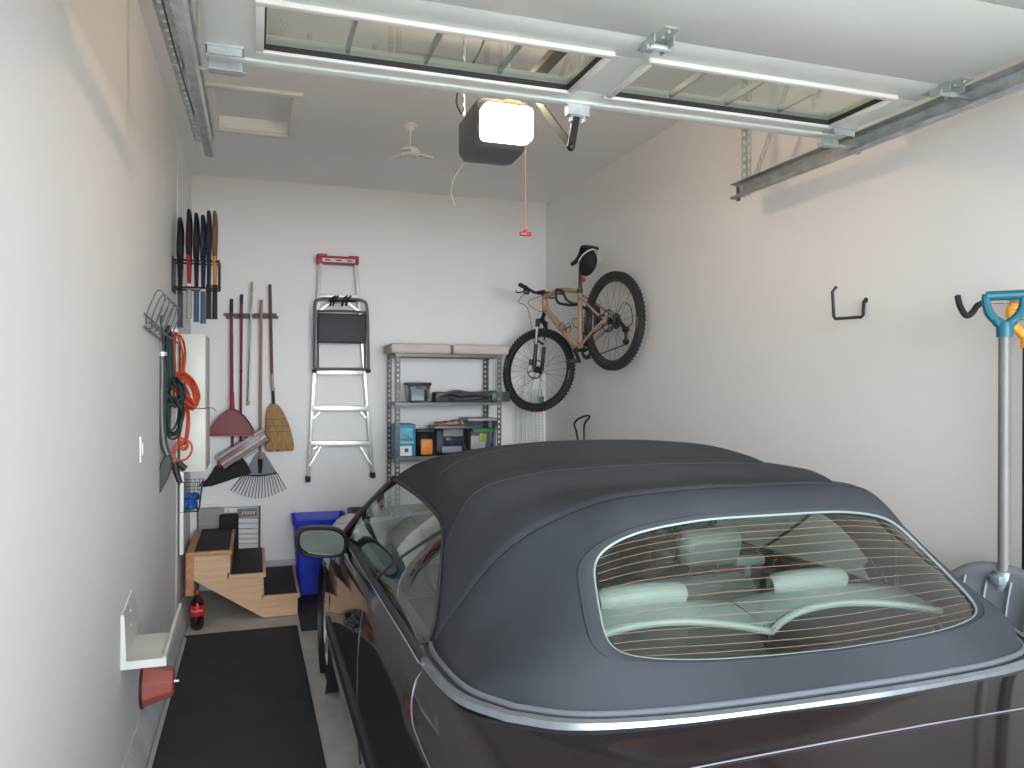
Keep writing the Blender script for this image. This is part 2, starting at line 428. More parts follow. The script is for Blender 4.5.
# rear window glass
gw = MB(); K = 10; prev = None
for j in range(K, 0, -1):
    ring = gw.vs([Sn(*winpt(2*PI*i/NT, 0), 0) if False else Sn(winpt(2*PI*i/NT)[0]*j/K, 7.48+(winpt(2*PI*i/NT)[1]-7.48)*j/K, -.002) for i in range(NT)])
    if prev:
        for i in range(NT): gw.face([prev[i], prev[(i+1) % NT], ring[(i+1) % NT], ring[i]])
    prev = ring
gw.face(prev)
rw = gw.build('rear_window', TINT, car, smooth=80)
dl = MB()
for k in range(14):
    v_ = 6.90+1.18*k/13
    hw = .515 if 6.95 < v_ < 8.0 else .49
    dl.tube([Sn(-hw+2*hw*i/30, v_, -.001) for i in range(31)], .00055, 4)
dl.build('defroster_wires', mat('copper_wire', (.26, .13, .065), .6), rw, label='thin copper-coloured heating wires')
# side windows
def sideglass(sx, y0, y1, name):
    g = MB(); rows = []; nY = 24
    for i in range(nY+1):
        yb = y0+(y1-y0)*i/nY
        lo = V((XC+sx*(W(yb)-.075), yb, interp(ZBt, yb)+.004))
        # matching point of the upper edge (slanted pillar in front)
        tt = (yb-2.05)/(3.80-2.05)
        v_ = 5.95*(1-tt)
        hi = S(sx, max(.0, v_))
        row = []
        for j in range(9):
            f = j/8; p = lo.lerp(hi, f); p.x += sx*.018*math.sin(PI*f); row.append(p)
        rows.append(row)
    g.grid(rows); return g.build(name, SIDEG, car, smooth=80)
for sx in (-1, 1):
    sideglass(sx, 2.07, 2.86, 'quarter_glass'); sideglass(sx, 2.875, 3.80, 'door_glass')
    tt = (2.867-2.05)/1.75
    MB().tube([V((XC+sx*(W(2.867)-.075), 2.867, interp(ZBt, 2.867))).lerp(S(sx, 5.95*(1-tt)), f/6)+V((sx*.018*math.sin(PI*f/6), 0, 0)) for f in range(7)], .006, 6).build('glass_divider', BLACKR, car)
    MB().tube([V((XC+sx*.835, 3.86, .93)), V((XC+sx*.775, 3.58, 1.09)), S(sx, 0)], [.026, .022, .02], 10).build('windscreen_pillar', PAINT, car)
ws = MB(); rows = []
for j in range(9):
    f = j/8; row = []
    for i in range(21):
        a = -1+2*i/20; top = S(a*.97, 0)+V((0, .01, -.012)); bot = V((XC+a*.80, 4.02-.16*a*a, .995-.055*a*a)); p = bot.lerp(top, f); p.z += .02*math.sin(PI*f); row.append(p)
    rows.append(row)
ws.grid(rows); ws.build('windscreen', CLEAR, car, smooth=80)
# cowl cover between bonnet and windscreen
cw = MB(); cw.grid([[V((XC+a/10*.78, 3.86-.10*(a/10)**2+dy, .992-.045*(a/10)**2+dz)) for a in range(-10, 11)] for dy, dz in ((-.06, -.03), (.0, .0), (.14, .008), (.2, -.004))])
cw.build('cowl', BLACK, car)
# panel gaps following the shell
def gap(pts, r=.0028, name='panel_gap', m=None): return MB().tube(pts, r, 5).build(name, m or BLACK, car)
def deckpt(y, w, dz=.002):
    P = prof(y); Q = P[NS-1:]
    for a, b in zip(Q, Q[1:]):
        if b[0] <= abs(w) <= a[0]:
            f = (abs(w)-b[0])/(a[0]-b[0]+1e-9); return V((XC+w, y, b[1]+(a[1]-b[1])*f+dz))
    return V((XC+w, y, Q[0][1]+dz))
def sidept(y, z, sx, o=.001):
    P = prof(y)[:NS]
    for a, b in zip(P, P[1:]):
        if a[1] <= z <= b[1]:
            f = (z-a[1])/(b[1]-a[1]+1e-9); return V((XC+sx*(a[0]+(b[0]-a[0])*f+o), y, z))
    return V((XC+sx*(W(y)-.07), y, interp(ZBt, y)))
lid = [deckpt(1.245-.05*(1-(w/.74)**2), w) for w in [-.74+1.48*i/40 for i in range(41)]]
gap(lid, .0016, 'boot_lid_gap', mat('seam_highlight', (.30, .30, .33), .3, .5))
for sx in (-1, 1):
    q = [deckpt(1.90, sx*.79, .003), deckpt(1.93, sx*.815, .003)]+[sidept(yy, zz, sx) for yy, zz in ((1.955, .92), (1.95, .88), (1.92, .845), (1.85, .82), (1.6, .805), (1.0, .78))]
    gap(smoothpath(q, 4), .0018, 'rear_cover_gap', mat('seam_highlight', (.35, .35, .38), .3, .6))
    gap([sidept(yy, zz, sx) for yy, zz in ((2.86, .93), (2.86, .85), (2.83, .75), (2.80, .6), (2.80, .45), (2.80, .3))])
    gap([sidept(yy, zz, sx) for yy, zz in ((3.86, .9), (3.87, .8), (3.9, .6), (3.9, .3))])
    rub = MB(); rub.grid([[sidept(yy, .46+dz, sx, o) for yy in [2.15+.08*i for i in range(24)]] for dz, o in ((-.035, 0), (-.03, .012), (.03, .012), (.035, 0))]); rub.build('rubbing_strip', BLACK, car)
    h = MB(); c0 = sidept(3.02, .745, sx, 0)
    h.ball(c0+V((-sx*.004, 0, -.004)), .05, 16, (.28, 1.5, .7)); dh = h.build('door_handle_recess', BLACK, car)
    MB().tube(smoothpath([c0+V((sx*.0, -.085, .012)), c0+V((sx*.026, -.05, .014)), c0+V((sx*.03, .03, .012)), c0+V((sx*.004, .08, .008))], 5), .010, 8).build('door_handle', PAINT, car)
    # door mirror: body, glass, stalk
    mc = V((XC+sx*.975, 3.62, .950))
    mm = MB(); e = 2.9; prf = []
    for yy, k in ((-.055, .90), (-.05, .985), (-.035, 1.0), (.02, .97), (.06, .82), (.085, .5), (.095, .2)):
        prf.append([mc+V((k*.118*abs(math.cos(a))**(2/e)*(1 if math.cos(a) > 0 else -1), yy, k*.071*abs(math.sin(a))**(2/e)*(1 if math.sin(a) > 0 else -1)-(.012*math.cos(a)*(-sx)))) for a in [2*PI*i/32 for i in range(32)]])
    mm.grid(prf, closed=True); mm.face([v for v in mm.bm.verts[-32:]]) if False else None
    # inner lip closes the shell behind the glass
    mm.grid([prf[0], [mc+(p-mc)*.9+V((0, .01, 0)) for p in prf[0]]], closed=True)
    mb_ = mm.build('door_mirror', BLACK, car, smooth=70)
    gg = MB(); ring = [mc+V(((p-mc).x*.93, -.048, (p-mc).z*.93)) for p in prf[0]]
    R_ = Mx.Rotation(math.radians(6)*sx, 3, 'Z') @ Mx.Rotation(math.radians(9), 3, 'X')
    ring = [mc+V((0, -.046, 0))+R_ @ (p-mc-V((0, -.048, 0))) for p in ring]
    gg.face(gg.vs(ring)); gg.build('mirror_glass', MIRRORG, mb_, label='grey mirror glass')
    MB().tube([mc+V((-sx*.09, .03, -.035)), mc+V((-sx*.14, .05, -.045)), V((XC+sx*.835, 3.68, .925))], [.026, .03, .036], 10).build('mirror_stalk', PAINT, mb_)
# lights and plates at the ends
for sx in (-1, 1):
    MB().box((XC+sx*.66, .635, .70), (.20, .05, .16), bev=.02).build('tail_light', mat('tail_red', (.25, .01, .01), .2), car)
    MB().box((XC+sx*.60, 5.24, .64), (.24, .16, .12), bev=.04).build('headlight', mat('lamp_glass', (.5, .52, .55), .1), car)
g_ = MB()
for k in range(12): g_.box((XC-.17+k*.031, 5.365, .58), (.010, .02, .12))
g_.box((XC, 5.362, .58), (.40, .012, .14)); g_.build('grille', DKGALV, car)
MB().box((XC, .60, .40), (1.3, .10, .16), bev=.04).build('rear_bumper', PAINT, car)
MB().box((XC, 5.37, .36), (1.0, .10, .16), bev=.04).build('front_bumper', PAINT, car)
# cabin
MB().bb((XC-.72, 1.6, .24), (XC+.72, 3.9, .27)).build('cabin_floor', CABIN, car)
ps = MB(); pl = [(XC-.74, 1.95, 0), (XC-.73, 1.72, 0), (XC-.62, 1.53, 0), (XC-.40, 1.44, 0), (XC, 1.40, 0), (XC+.40, 1.44, 0), (XC+.62, 1.53, 0), (XC+.73, 1.72, 0), (XC+.74, 1.95, 0)]
ps.prism([(a, min(b, 1.72), .925) for a, b, _ in pl], (0, 0, .035)); ps.build('parcel_shelf', CABIN, car)
for sx in (-1, 1): 
    MB().bb((XC+sx*.74, 1.9, .27), (XC+sx*.80, 3.85, .90), bev=.01).build('door_card', CABING, car)
MB().box((XC, 3.72, .80), (1.42, .34, .30), bev=.06).build('dashboard', CABIN, car)
MB().tube([(XC-.36+.18*math.cos(a), 3.36-.06*math.sin(a), .86+.17*math.sin(a)) for a in [2*PI*i/28 for i in range(28)]], .014, 8, closed=True).tube([(XC-.36, 3.36, .86), (XC-.36, 3.55, .80)], .03, 8).bar((XC-.53, 3.36, .86), (XC-.19, 3.36, .86), .05, .02).build('steering_wheel', BLACK, car)
MB().box((XC, 2.95, .48), (.22, .9, .36), bev=.03).build('centre_console', CABIN, car)
def rsurf(mb, c, sz, rot=None, b=.3):
    mb.box(c, sz, rot, bev=min(sz)*b, seg=3)
def frontseat(x, y):
    s_ = MB(); rsurf(s_, (x, y+.30, .50), (.50, .52, .18)); seat = s_.build('front_seat', SEATM, car, smooth=60)
    b_ = MB(); R_ = Mx.Rotation(math.radians(14), 3, 'X'); rsurf(b_, (x, y+.02, .735), (.46, .13, .46), R_, .45); rsurf(b_, (x-.18, y+.06, .70), (.10, .16, .36), R_, .45); rsurf(b_, (x+.18, y+.06, .70), (.10, .16, .36), R_, .45)
    b_.build('seat_backrest', SEATM, seat, smooth=60)
    h_ = MB(); rsurf(h_, (x, y-.075, 1.085), (.25, .10, .14), R_, .45); h_.build('head_restraint', SEATM, seat, smooth=60)
    for d_ in (-.055, .055): MB().tube([(x+d_, y-.03, .93), (x+d_, y-.065, 1.05)], .007, 8).build('restraint_post', CHROME, seat)
    MB().box((x+.20 if x > XC else x-.20, y-.03, 1.01), (.13, .05, .035), bev=.012).tube([(x+(.20 if x > XC else -.20), y-.02, .8), (x+(.20 if x > XC else -.20), y-.03, 1.0)], .012, 8).build('belt_guide', mat('pale_grey_trim', (.55, .58, .56), .35), seat)
frontseat(XC-.32, 2.50); frontseat(XC+.30, 2.50)
# rear seats: two curved shells with rolled head restraints
for sx in (-1, 1):
    c0 = XC+sx*.287
    s_ = MB(); rows = []
    def edge(a): return 1.765-.095*abs(a)**2.2, 1.035+.02*(1-a*a)
    for j in range(13):
        f = j/12; row = []
        for i in range(21):
            a = -1+2*i/20; x = c0+a*.285; y0, z0 = edge(a)
            if f < .6: g = f/.6; row.append((x, y0+(1.86-y0)*g, z0+.030*math.sin(PI*g*.5)))
            else: g = (f-.6)/.4; row.append((x, 1.86+.07*math.sin(g*PI/2)+.06*g, z0+.030-.45*g*g))
        rows.append(row)
    s_.grid(rows); rs = s_.build('rear_seat_back', SEATM, car, smooth=70)
    bk_ = MB(); bk_.grid([[(c0+a*.285, edge(a)[0]+.012, edge(a)[1]-.014) for a in [-1+.1*i for i in range(21)]], [(c0+a*.285, edge(a)[0]+.05, .93) for a in [-1+.1*i for i in range(21)]]]); bk_.build('rear_panel', CABIN, rs, label='dark rear panel, shade under the seat edge included in its colour')  # dark seat cover; shade beneath the seat edge is put into its colour
    h_ = MB(); hx = XC+sx*.27; h_.tube(smoothpath([(hx-.125, 1.865, 1.094), (hx-.06, 1.855, 1.103), (hx+.06, 1.855, 1.103), (hx+.125, 1.865, 1.094)], 4), [.026]+[.032]*11+[.026], 14); h_.build('head_restraint', SEATM, rs, smooth=60)
    MB().tube([(c0+a*.285, edge(a)[0], edge(a)[1]) for a in [-1+.1*i for i in range(21)]], .010, 8).build('piping', mat('pale_piping', (.58, .58, .54), .5), rs)
MB().box((XC, 2.10, .50), (1.3, .5, .18), bev=.05).build('rear_bench', SEATM, car)
MB().box((XC, 1.78, 1.03), (.05, .16, .035), bev=.012).build('seat_bridge', SEATM, car)
for sx in (-1, 1):
    MB().bar(S(sx*.9, 5.2)+V((-sx*.05, 0, -.04)), (XC+sx*.66, 1.95, .97), .045, .004, up=(sx, 0, 0)).build('seat_belt', BLACK, car)

# =========================================================== GARAGE DOOR
DX0, DX1, DZ = -.153, 2.278, 2.70
gd = thing('garage_door', (1.06, 1.4, DZ), 'white panelled overhead garage door raised flat under the ceiling, with two long windows', 'garage door')
WIN = ((.02, 1.03), (1.20, 2.14)); WY0, WY1 = 2.19, 2.49
def slab(mb, x0, x1, y0, y1, z0=DZ, z1=DZ+.045, bev=.004): mb.bb((x0, y0, z0), (x1, y1, z1), bev=bev)
p = MB()
slab(p, DX0, DX1, 2.045, WY0); slab(p, DX0, DX1, WY1, 2.62)
slab(p, DX0, WIN[0][0], WY0, WY1, bev=0); slab(p, WIN[0][1], WIN[1][0], WY0, WY1, bev=0); slab(p, WIN[1][1], DX1, WY0, WY1, bev=0)
p.build('top_section', DOORW, gd)
for k in range(4):
    y1 = 2.042-.48*k; q = MB(); slab(q, DX0, DX1, y1-.477, y1)
    q.build('door_section', DOORW, gd)
p = MB(); p.bb((DX0, 2.57, DZ-.012), (DX1, 2.622, DZ), bev=.004); p.build('top_rail', DOORW, gd)
for x0, x1 in WIN:
    f = MB(); e = .026
    for lo, hi in (((x0-e, WY0-e), (x1+e, WY0)), ((x0-e, WY1), (x1+e, WY1+e)), ((x0-e, WY0), (x0, WY1)), ((x1, WY0), (x1+e, WY1))): f.bb((*lo, DZ-.014), (*hi, DZ+.002), bev=.005)
    fr = f.build('window_frame', WHITE, gd)
    f = MB(); e = .005
    for lo, hi in (((x0, WY0), (x1, WY0+e)), ((x0, WY1-e), (x1, WY1)), ((x0, WY0), (x0+e, WY1)), ((x1-e, WY0), (x1, WY1))): f.bb((*lo, DZ-.004), (*hi, DZ+.013))
    f.build('window_gasket', BLACKR, fr)
    MB().bb((x0, WY0, DZ+.012), (x1, WY1, DZ+.016)).build('window_pane', CLEAR, fr)
    for k in (1, 2, 3):
        xm = x0+(x1-x0)*k/4; MB().bb((xm-.006, WY0, DZ+.018), (xm+.006, WY1, DZ+.040), bev=.002).build('muntin', mat('grey_muntin', (.45, .46, .45), .5), fr)
def hinge(x, y, roller=0):
    h = MB()
    h.prism([(x-.022, y-.085, DZ-.004), (x+.022, y-.085, DZ-.004), (x+.036, y, DZ-.004), (x+.022, y+.085, DZ-.004), (x-.022, y+.085, DZ-.004), (x-.036, y, DZ-.004)], (0, 0, .004))
    h.bb((x-.034, y-.04, DZ-.030), (x-.030, y+.04, DZ)).bb((x+.030, y-.04, DZ-.030), (x+.034, y+.04, DZ))
    h.tube([(x-.04, y, DZ-.024), (x+.04, y, DZ-.024)], .011, 10)
    for a, b in ((-.0, .065), (0, -.065), (.0, .03), (0, -.03)): h.ball((x+a, y+b, DZ-.006), .006, 8)
    o = h.build('hinge', GALV, gd)
    if roller:
        MB().tube([(x, y, DZ-.024), (x+roller*.13, y, DZ-.030)], .006, 8).lathe([(0, 0), (.023, 0), (.023, .016), (0, .016)], (x+roller*.105, y, DZ-.029), (roller, 0, 0), 20).build('roller', mat('grey_roller', (.30, .31, .32), .4), o)
hinge(1.135, 2.045)
hinge(DX1-.02, 2.045, 1); hinge(DX0+.02, 2.045, -1)
for y in (1.565, 1.085): hinge(DX1-.02, y, 1); hinge(DX0+.02, y, -1); hinge(1.135, y)
# top roller brackets
for x, s_ in ((DX1-.045, 1), (DX0+.06, -1)):
    b = MB()
    b.bb((x-.055, 2.50, DZ-.006), (x+.055, 2.615, DZ)); b.bb((x-.05, 2.56, DZ-.055), (x+.05, 2.60, DZ-.050)); b.bb((x-.05, 2.596, DZ-.055), (x+.05, 2.60, DZ)); b.bb((x-.05, 2.505, DZ-.03), (x+.05, 2.51, DZ))
    for q in (-.03, .03): b.ball((x+q, 2.53, DZ-.008), .006, 8)
    o = b.build('roller_bracket', GALV, gd)
    MB().tube([(x-s_*.06, 2.585, DZ-.048), (x+s_*.155, 2.585, DZ-.048)], .006, 8).lathe([(0, 0), (.023, 0), (.023, .016), (0, .016)], (x+s_*.125, 2.585, DZ-.048), (s_, 0, 0), 20).build('roller', mat('grey_roller', (.30, .31, .32), .4), o)
b = MB(); b.bb((1.07, 2.585, DZ-.05), (1.155, 2.615, DZ-.002)); b.tube([(1.09, 2.60, DZ-.045), (1.145, 2.60, DZ-.045)], .010, 10).bb((1.085, 2.59, DZ-.07), (1.092, 2.612, DZ-.01)).bb((1.135, 2.59, DZ-.07), (1.142, 2.612, DZ-.01))
b.build('arm_bracket', GALV, gd)

# tracks
def track(sx, x, label, y1):
    t = thing('door_track', (x, 1.8, 2.62), label, 'door track')
    z = 2.665; c = MB()
    prf = [(-.036*sx, .038), (-.028*sx, .038), (0, .034), (.005*sx, .016), (.005*sx, -.016), (0, -.034), (-.028*sx, -.038), (-.036*sx, -.026)]
    rows = [[(x+a, y, z+b) for a, b in prf] for y in (.45, 1.2, 2.2, y1)]
    # curve down behind the jamb
    cv = [[(x+a, .45-(.30-b)*math.sin(th), z-.30+(.30-b*-1)*math.cos(th) if False else z-.30+(.30+b)*math.cos(th)) for a, b in prf] for th in [PI/2*k/6 for k in range(6, 0, -1)]]
    cv = [[(x+a, .45-(.30+b)*math.sin(th)*.72, z-.30+(.30+b)*math.cos(th)) for a, b in prf] for th in [PI/2*k/6 for k in range(6, 0, -1)]]
    c.grid(cv+rows); c.build('channel', GALV, t, solid=.003, smooth=20)
    a = MB(); perf(a, (x+.012*sx, .6, z+.03), (x+.012*sx, y1-.1, z+.03), (1, 0, 0), .034, .003); a.build('perforated_angle', GALV, t)
    return t
tr = track(1, 2.355, 'galvanised overhead door track beside the right wall, ending above the wall', 3.42)
for (p0, p1, wd) in (((2.372, 3.33, 2.64), (2.372, 3.33, ZC), (0, 1, 0)), ((2.372, 3.37, 2.64), (2.372, 3.37, ZC), (1, 0, 0)), ((2.372, 3.30, 2.68), (2.372, 2.86, ZC), (0, 1, 0))):
    a = MB(); perf(a, p0, p1, wd, .034, .003, pitch=.04); a.build('hanger', GALV, tr)
MB().box((2.362, 3.405, 2.66), (.012, .02, .08)).build('end_plate', DKGALV, tr)
tl = track(-1, -.205, 'galvanised overhead door track beside the left wall, steeply foreshortened', 3.50)
a = MB(); perf(a, (-.262, 1.3, 2.70), (-.262, 4.0, 2.84), (1, 0, .2), .042, .003, pitch=.07, hole=.45); a.build('perforated_angle', GALV, tl)
a = MB(); perf(a, (-.235, 3.42, 2.66), (-.235, 3.42, ZC), (0, 1, 0), .034, .003, pitch=.04); a.build('hanger', GALV, tl)
MB().tube([(-.262, 3.95, 2.84), (-.235, 3.42, 2.80)], .006).build('brace', GALV, tl)
tag(MB().tube(smoothpath([(-.222, 1.4, 2.60), (-.222, 2.4, 2.62), (-.215, 3.0, 2.64)], 5), .003, 5).build('lift_cable', DARKST), 'thin dark lift cable running along the left door track', 'cable')

# opener
op = thing('garage_door_opener', (1.03, 3.3, 2.66), 'grey garage door opener hanging from the ceiling with a glowing white lens', 'garage door opener')
ox0, ox1 = .885, 1.120
b = MB(); R_ = None
b.grid([[(x, y, z) for x, z in ((ox0+i, 2.71+j), (ox0, 2.735+j), (ox0, 2.865), (ox0+i, 2.885), (ox1-i, 2.885), (ox1, 2.865), (ox1, 2.735+j), (ox1-i, 2.71+j))] for y, i, j in ((3.14, .02, .01), (3.16, .01, -.01), (3.22, .008, -.025), (3.36, .008, -.03), (3.43, .02, -.02), (3.45, .03, .0))], closed=True)
b.face(b.bm.verts[-8:]); b.face(b.bm.verts[:8]) if False else None
b.build('motor_housing', mat('grey_housing', (.10, .10, .105), .45), op, smooth=50)
l = MB(); l.box(((ox0+ox1)/2+.005, 3.115, 2.775), (.222, .10, .148), bev=.025, seg=4); l.build('lens', LAMP, op, smooth=60)
for x in (ox0+.01, ox1-.01):
    a = MB(); perf(a, (x, 3.40, 2.88), (x, 3.40, ZC), (0, 1, 0), .034, .003, pitch=.04); a.build('hanger', GALV, op)
MB().box((1.03, 3.40, 3.10), (.40, .03, .03)).build('cross_brace', GALV, op)
MB().bar((1.045, 3.30, 2.895), (1.045, .25, 2.86), .05, .028, up=(0, 0, 1)).build('rail', mat('brown_rail', (.22, .15, .10), .45, .7), op)
MB().tube(smoothpath([(ox0+.02, 3.42, 2.88), (ox0-.01, 3.45, 3.0), (.96, 3.3, 3.2), (.95, 3.3, ZC)], 5), .004, 6).build('power_cord', BLACK, op)
tr_ = MB().box((1.05, 2.90, 2.845), (.05, .12, .05), bev=.008).build('trolley', DKGALV, op)
arm = MB(); arm.bar((1.05, 2.90, 2.83), (1.078, 2.66, 2.60), .028, .006, up=(1, 0, 0)); arm.bar((1.060, 2.80, 2.735), (1.085, 2.59, 2.535), .030, .008, up=(1, 0, 0))
arm.bar((1.085, 2.59, 2.535), (1.112, 2.60, 2.67), .028, .008, up=(0, 1, 0)); arm.ball((1.084, 2.59, 2.533), .016, 10); arm.ball((1.112, 2.60, 2.662), .012, 8)
arm.build('door_arm', BLACK, op)
rope = MB().tube([(1.075, 3.06, 2.82), (1.075, 3.06, 2.315)], .0022, 6).build('release_cord', mat('red_rope', (.60, .16, .12), .6), op)
h = MB(); h.bar((1.05, 3.06, 2.302), (1.10, 3.06, 2.302), .018, .016, bev=.004); h.bar((1.068, 3.06, 2.309), (1.082, 3.06, 2.309), .02, .02, bev=.004); h.build('pull_handle', mat('bright_red_plastic', (.36, .02, .02), .4), rope)
MB().tube(smoothpath([(.905, 3.42, 2.685), (.87, 3.50, 2.62), (.865, 3.50, 2.55), (.885, 3.50, 2.50)], 6), .002, 5).build('antenna_wire', mat('yellow_wire', (.6, .5, .25), .5), op)

# small ceiling fixture
fx = thing('ceiling_fixture', (.944, 4.95, ZC-.22), 'small white three-armed fixture hanging on a short rod from the ceiling', 'ceiling fixture')
fc = V((.944, 4.95, 0))
MB().lathe([(0, 0), (.045, 0), (.05, -.012), (.025, -.03), (.018, -.045), (0, -.045)], fc+V((0, 0, ZC)), (0, 0, 1), 24).build('canopy', WHITE, fx)
MB().tube([fc+V((0, 0, ZC-.04)), fc+V((0, 0, ZC-.15))], .006, 8).build('rod', WHITE, fx)
MB().lathe([(0, .02), (.05, .015), (.06, 0), (.06, -.02), (.045, -.035), (0, -.038)], fc+V((0, 0, ZC-.17)), (0, 0, 1), 24).build('hub', WHITE, fx)
for k in range(3):
    a = .15+k*2*PI/3; d = V((math.cos(a), math.sin(a), 0)); s_ = V((-math.sin(a), math.cos(a), 0)); z = V((0, 0, ZC-.19))
    MB().prism([fc+z+d*.045-s_*.018, fc+z+d*.045+s_*.018, fc+z+d*.15+s_*.03-V((0, 0, .012)), fc+z+d*.155-s_*.028-V((0, 0, .012))], (0, 0, .006)).build('arm', WHITE, fx)

# ============================================================== BACK WALL
def B(px, py, d=.04): return at(px, py, Y=YB-d)
# stepladder
ld = thing('step_ladder', B(340, 480, .05), 'aluminium stepladder with a red top cap hanging flat on the back wall', 'ladder')
for a, b, nm in (((320.5, 262), (308.5, 476), 'rail'), ((355.5, 262), (372.5, 472), 'rail')):
    MB().bar(B(*a, .06), B(*b, .06), .028, .06, up=(0, 1, 0), bev=.002).build(nm, ALU, ld)
for y, xl, xr in ((297, 319, 358), (372, 314.5, 364), (408, 312, 368), (443, 310, 370)):
    s_ = MB(); p0, p1 = B(xl, y, .07), B(xr, y+(.5), .07); s_.bar(p0, p1, .075, .046, up=(0, 0, 1), bev=.003); s_.build('step', ALU, ld)
for a, b in (((311, 444), (309, 470)), ((369, 444), (372, 468))): pass
for xs, ys_, xe, ye in ((313.5, 449, 322, 443), (309.5, 466, 321, 446), (371, 464, 360, 446), (318, 312, 330, 303), (360, 312, 348, 303), (313.5, 418, 320, 412), (366, 418, 361, 412)):
    MB().bar(B(xs, ys_, .09), B(xe, ye, .09), .012, .004, up=(0, 1, 0)).build('brace', ALU, ld)
for x, y in ((308, 479), (372.8, 475)): MB().box(B(x, y, .06), (.04, .07, .045), bev=.006).build('foot', BLACKR, ld)
cp = MB(); c0 = B(337.5, 261, .07); cp.box(c0, (.345, .11, .06), bev=.008).box(c0+V((-.13, 0, .035)), (.085, .11, .022), bev=.004).box(c0+V((.13, 0, .03)), (.085, .11, .022), bev=.004).box(c0+V((0, .02, .03)), (.2, .06, .02), bev=.004)
cap = cp.build('top_cap', mat('ladder_red', (.36, .02, .035), .4), ld, label='red plastic top cap')
MB().box(c0+V((.005, -.058, -.004)), (.27, .004, .030)).build('label_strip', mat('label_white', (.62, .55, .52), .5), cap)
mk = MB(); 
for q in (-.09, 0.0, .09): mk.box(c0+V((q+.005, -.0615, -.004)), (.045, .003, .010), bev=.001)
mk.build('label_mark', mat('ink', (.05, .04, .04), .5), cap)
# step stool hung over it
sl = thing('step_stool', B(341, 372, .13), 'folded grey tubular step stool with a black seat pad hanging over the stepladder', 'step stool')
fr = smoothpath([B(314.5, 370, .15), B(314.5, 340, .15), B(315, 306, .15), B(319, 299.5, .15), B(330, 298.5, .15), B(352, 299, .15), B(363, 301, .15), B(367, 308, .15), B(368, 340, .15), B(368.5, 370, .15)], 6)
GT = mat('grey_tube', (.17, .18, .18), .35, .6)
MB().tube(fr, .013, 10).build('outer_frame', GT, sl)
MB().tube([B(314.5, 369, .15), B(368.5, 369, .15)], .012, 10).build('lower_rung', GT, sl)
MB().tube(smoothpath([B(318, 368, .12), B(318, 316, .12), B(322, 311, .12), B(362, 312, .12), B(365, 317, .12), B(365, 368, .12)], 5), .009, 8).build('inner_frame', GT, sl)
MB().box((B(342, 328.5, .185)), (.395, .028, .245), bev=.014, seg=3).build('seat', mat('dark_seat', (.028, .030, .038), .6), sl)
for x, y in ((314.5, 371), (368.5, 371)): MB().box(B(x, y, .15), (.034, .034, .03), bev=.005).build('foot', BLACKR, sl)
hk = MB()
for x in (333, 336, 345, 349): hk.tube(smoothpath([B(x-3, 306, .17), B(x-1, 299, .19), B(x+2, 296, .16)], 4), .009, 6)
hk.tube([B(329, 300.5, .175), B(356, 301, .175)], .012, 8)
tag(hk.build('strap', BLACK), 'black strap tying the step stool to the stepladder rung', 'strap')

# tool rail and hanging tools
trl = thing('tool_rail', B(251, 316, .02), 'short dark grey tool rail with spring clips on the back wall', 'tool rail')
MB().bar(B(223.5, 314.5, .012), B(278.5, 317.5, .012), .024, .05, up=(0, 1, 0), bev=.003).build('backplate', mat('rail_grey', (.13, .14, .17), .5), trl)
for x in (229, 237, 246, 256.5, 266, 274):
    c = MB(); c0 = B(x, 316, .03); c.box(c0, (.045, .02, .045), bev=.006).box(c0+V((-.016, -.02, 0)), (.006, .03, .03), bev=.002).box(c0+V((.016, -.02, 0)), (.006, .03, .03), bev=.002); c.build('clip', mat('clip_grey', (.07, .075, .09), .5), trl)
# dustpan
dp = thing('dustpan', B(232, 435, .14), 'dark red long-handled dustpan hanging on the back wall', 'dustpan')
MB().tube([B(231.5, 312, .06), B(231.5, 395, .09)], .012, 10).build('handle', DRED, dp)
MB().tube([B(231.5, 299, .055), B(231.5, 313, .06)], .014, 10).build('grip', BLACK, dp)
MB().tube([B(232, 392, .10), B(232.2, 411, .11)], [.017, .020], 10).build('socket', RED, dp)
Yd = .14
pan = [(210, 435), (210, 430), (214, 423), (220, 416), (227, 410.5), (232.5, 408.5), (238, 410.5), (245, 416), (250, 423), (254, 430), (254, 435)]
q = MB(); q.prism([B(x, y, Yd) for x, y in pan], (0, .012, 0)); po_ = q.build('pan', mat('dustpan_red', (.17, .010, .016), .5), dp)
rim = [B(x, y, Yd) for x, y in pan[1:-1]]
q = MB(); q.grid([rim, [p+V((0, -.055, 0)) for p in rim]]); q.build('pan_wall', mat('dustpan_red', (.17, .010, .016), .5), dp, solid=.004, smooth=60)
MB().bar(B(209.5, 435, .17), B(254.5, 435.5, .17), .035, .014, bev=.003).build('lip', RED, dp)
# broom with angled black head
bm2 = thing('angle_broom', B(228, 486, .1), 'black angled broom on a red handle behind the dustpan', 'broom')
MB().tube([B(231.8, 335, .04), B(232.6, 455, .05)], .0115, 10).build('handle', DRED, bm2)
def hull(mb, poly, y0, th): mb.prism([B(x, y, y0) for x, y in poly], (0, -th, 0))
q = MB(); hull(q, [(217, 462), (223, 457), (230, 451.5), (237, 451), (243, 456), (242, 460), (232, 463), (219, 467)], .03, .05); q.build('head_block', mat('broom_red', (.16, .02, .03), .45), bm2, bev=.004)
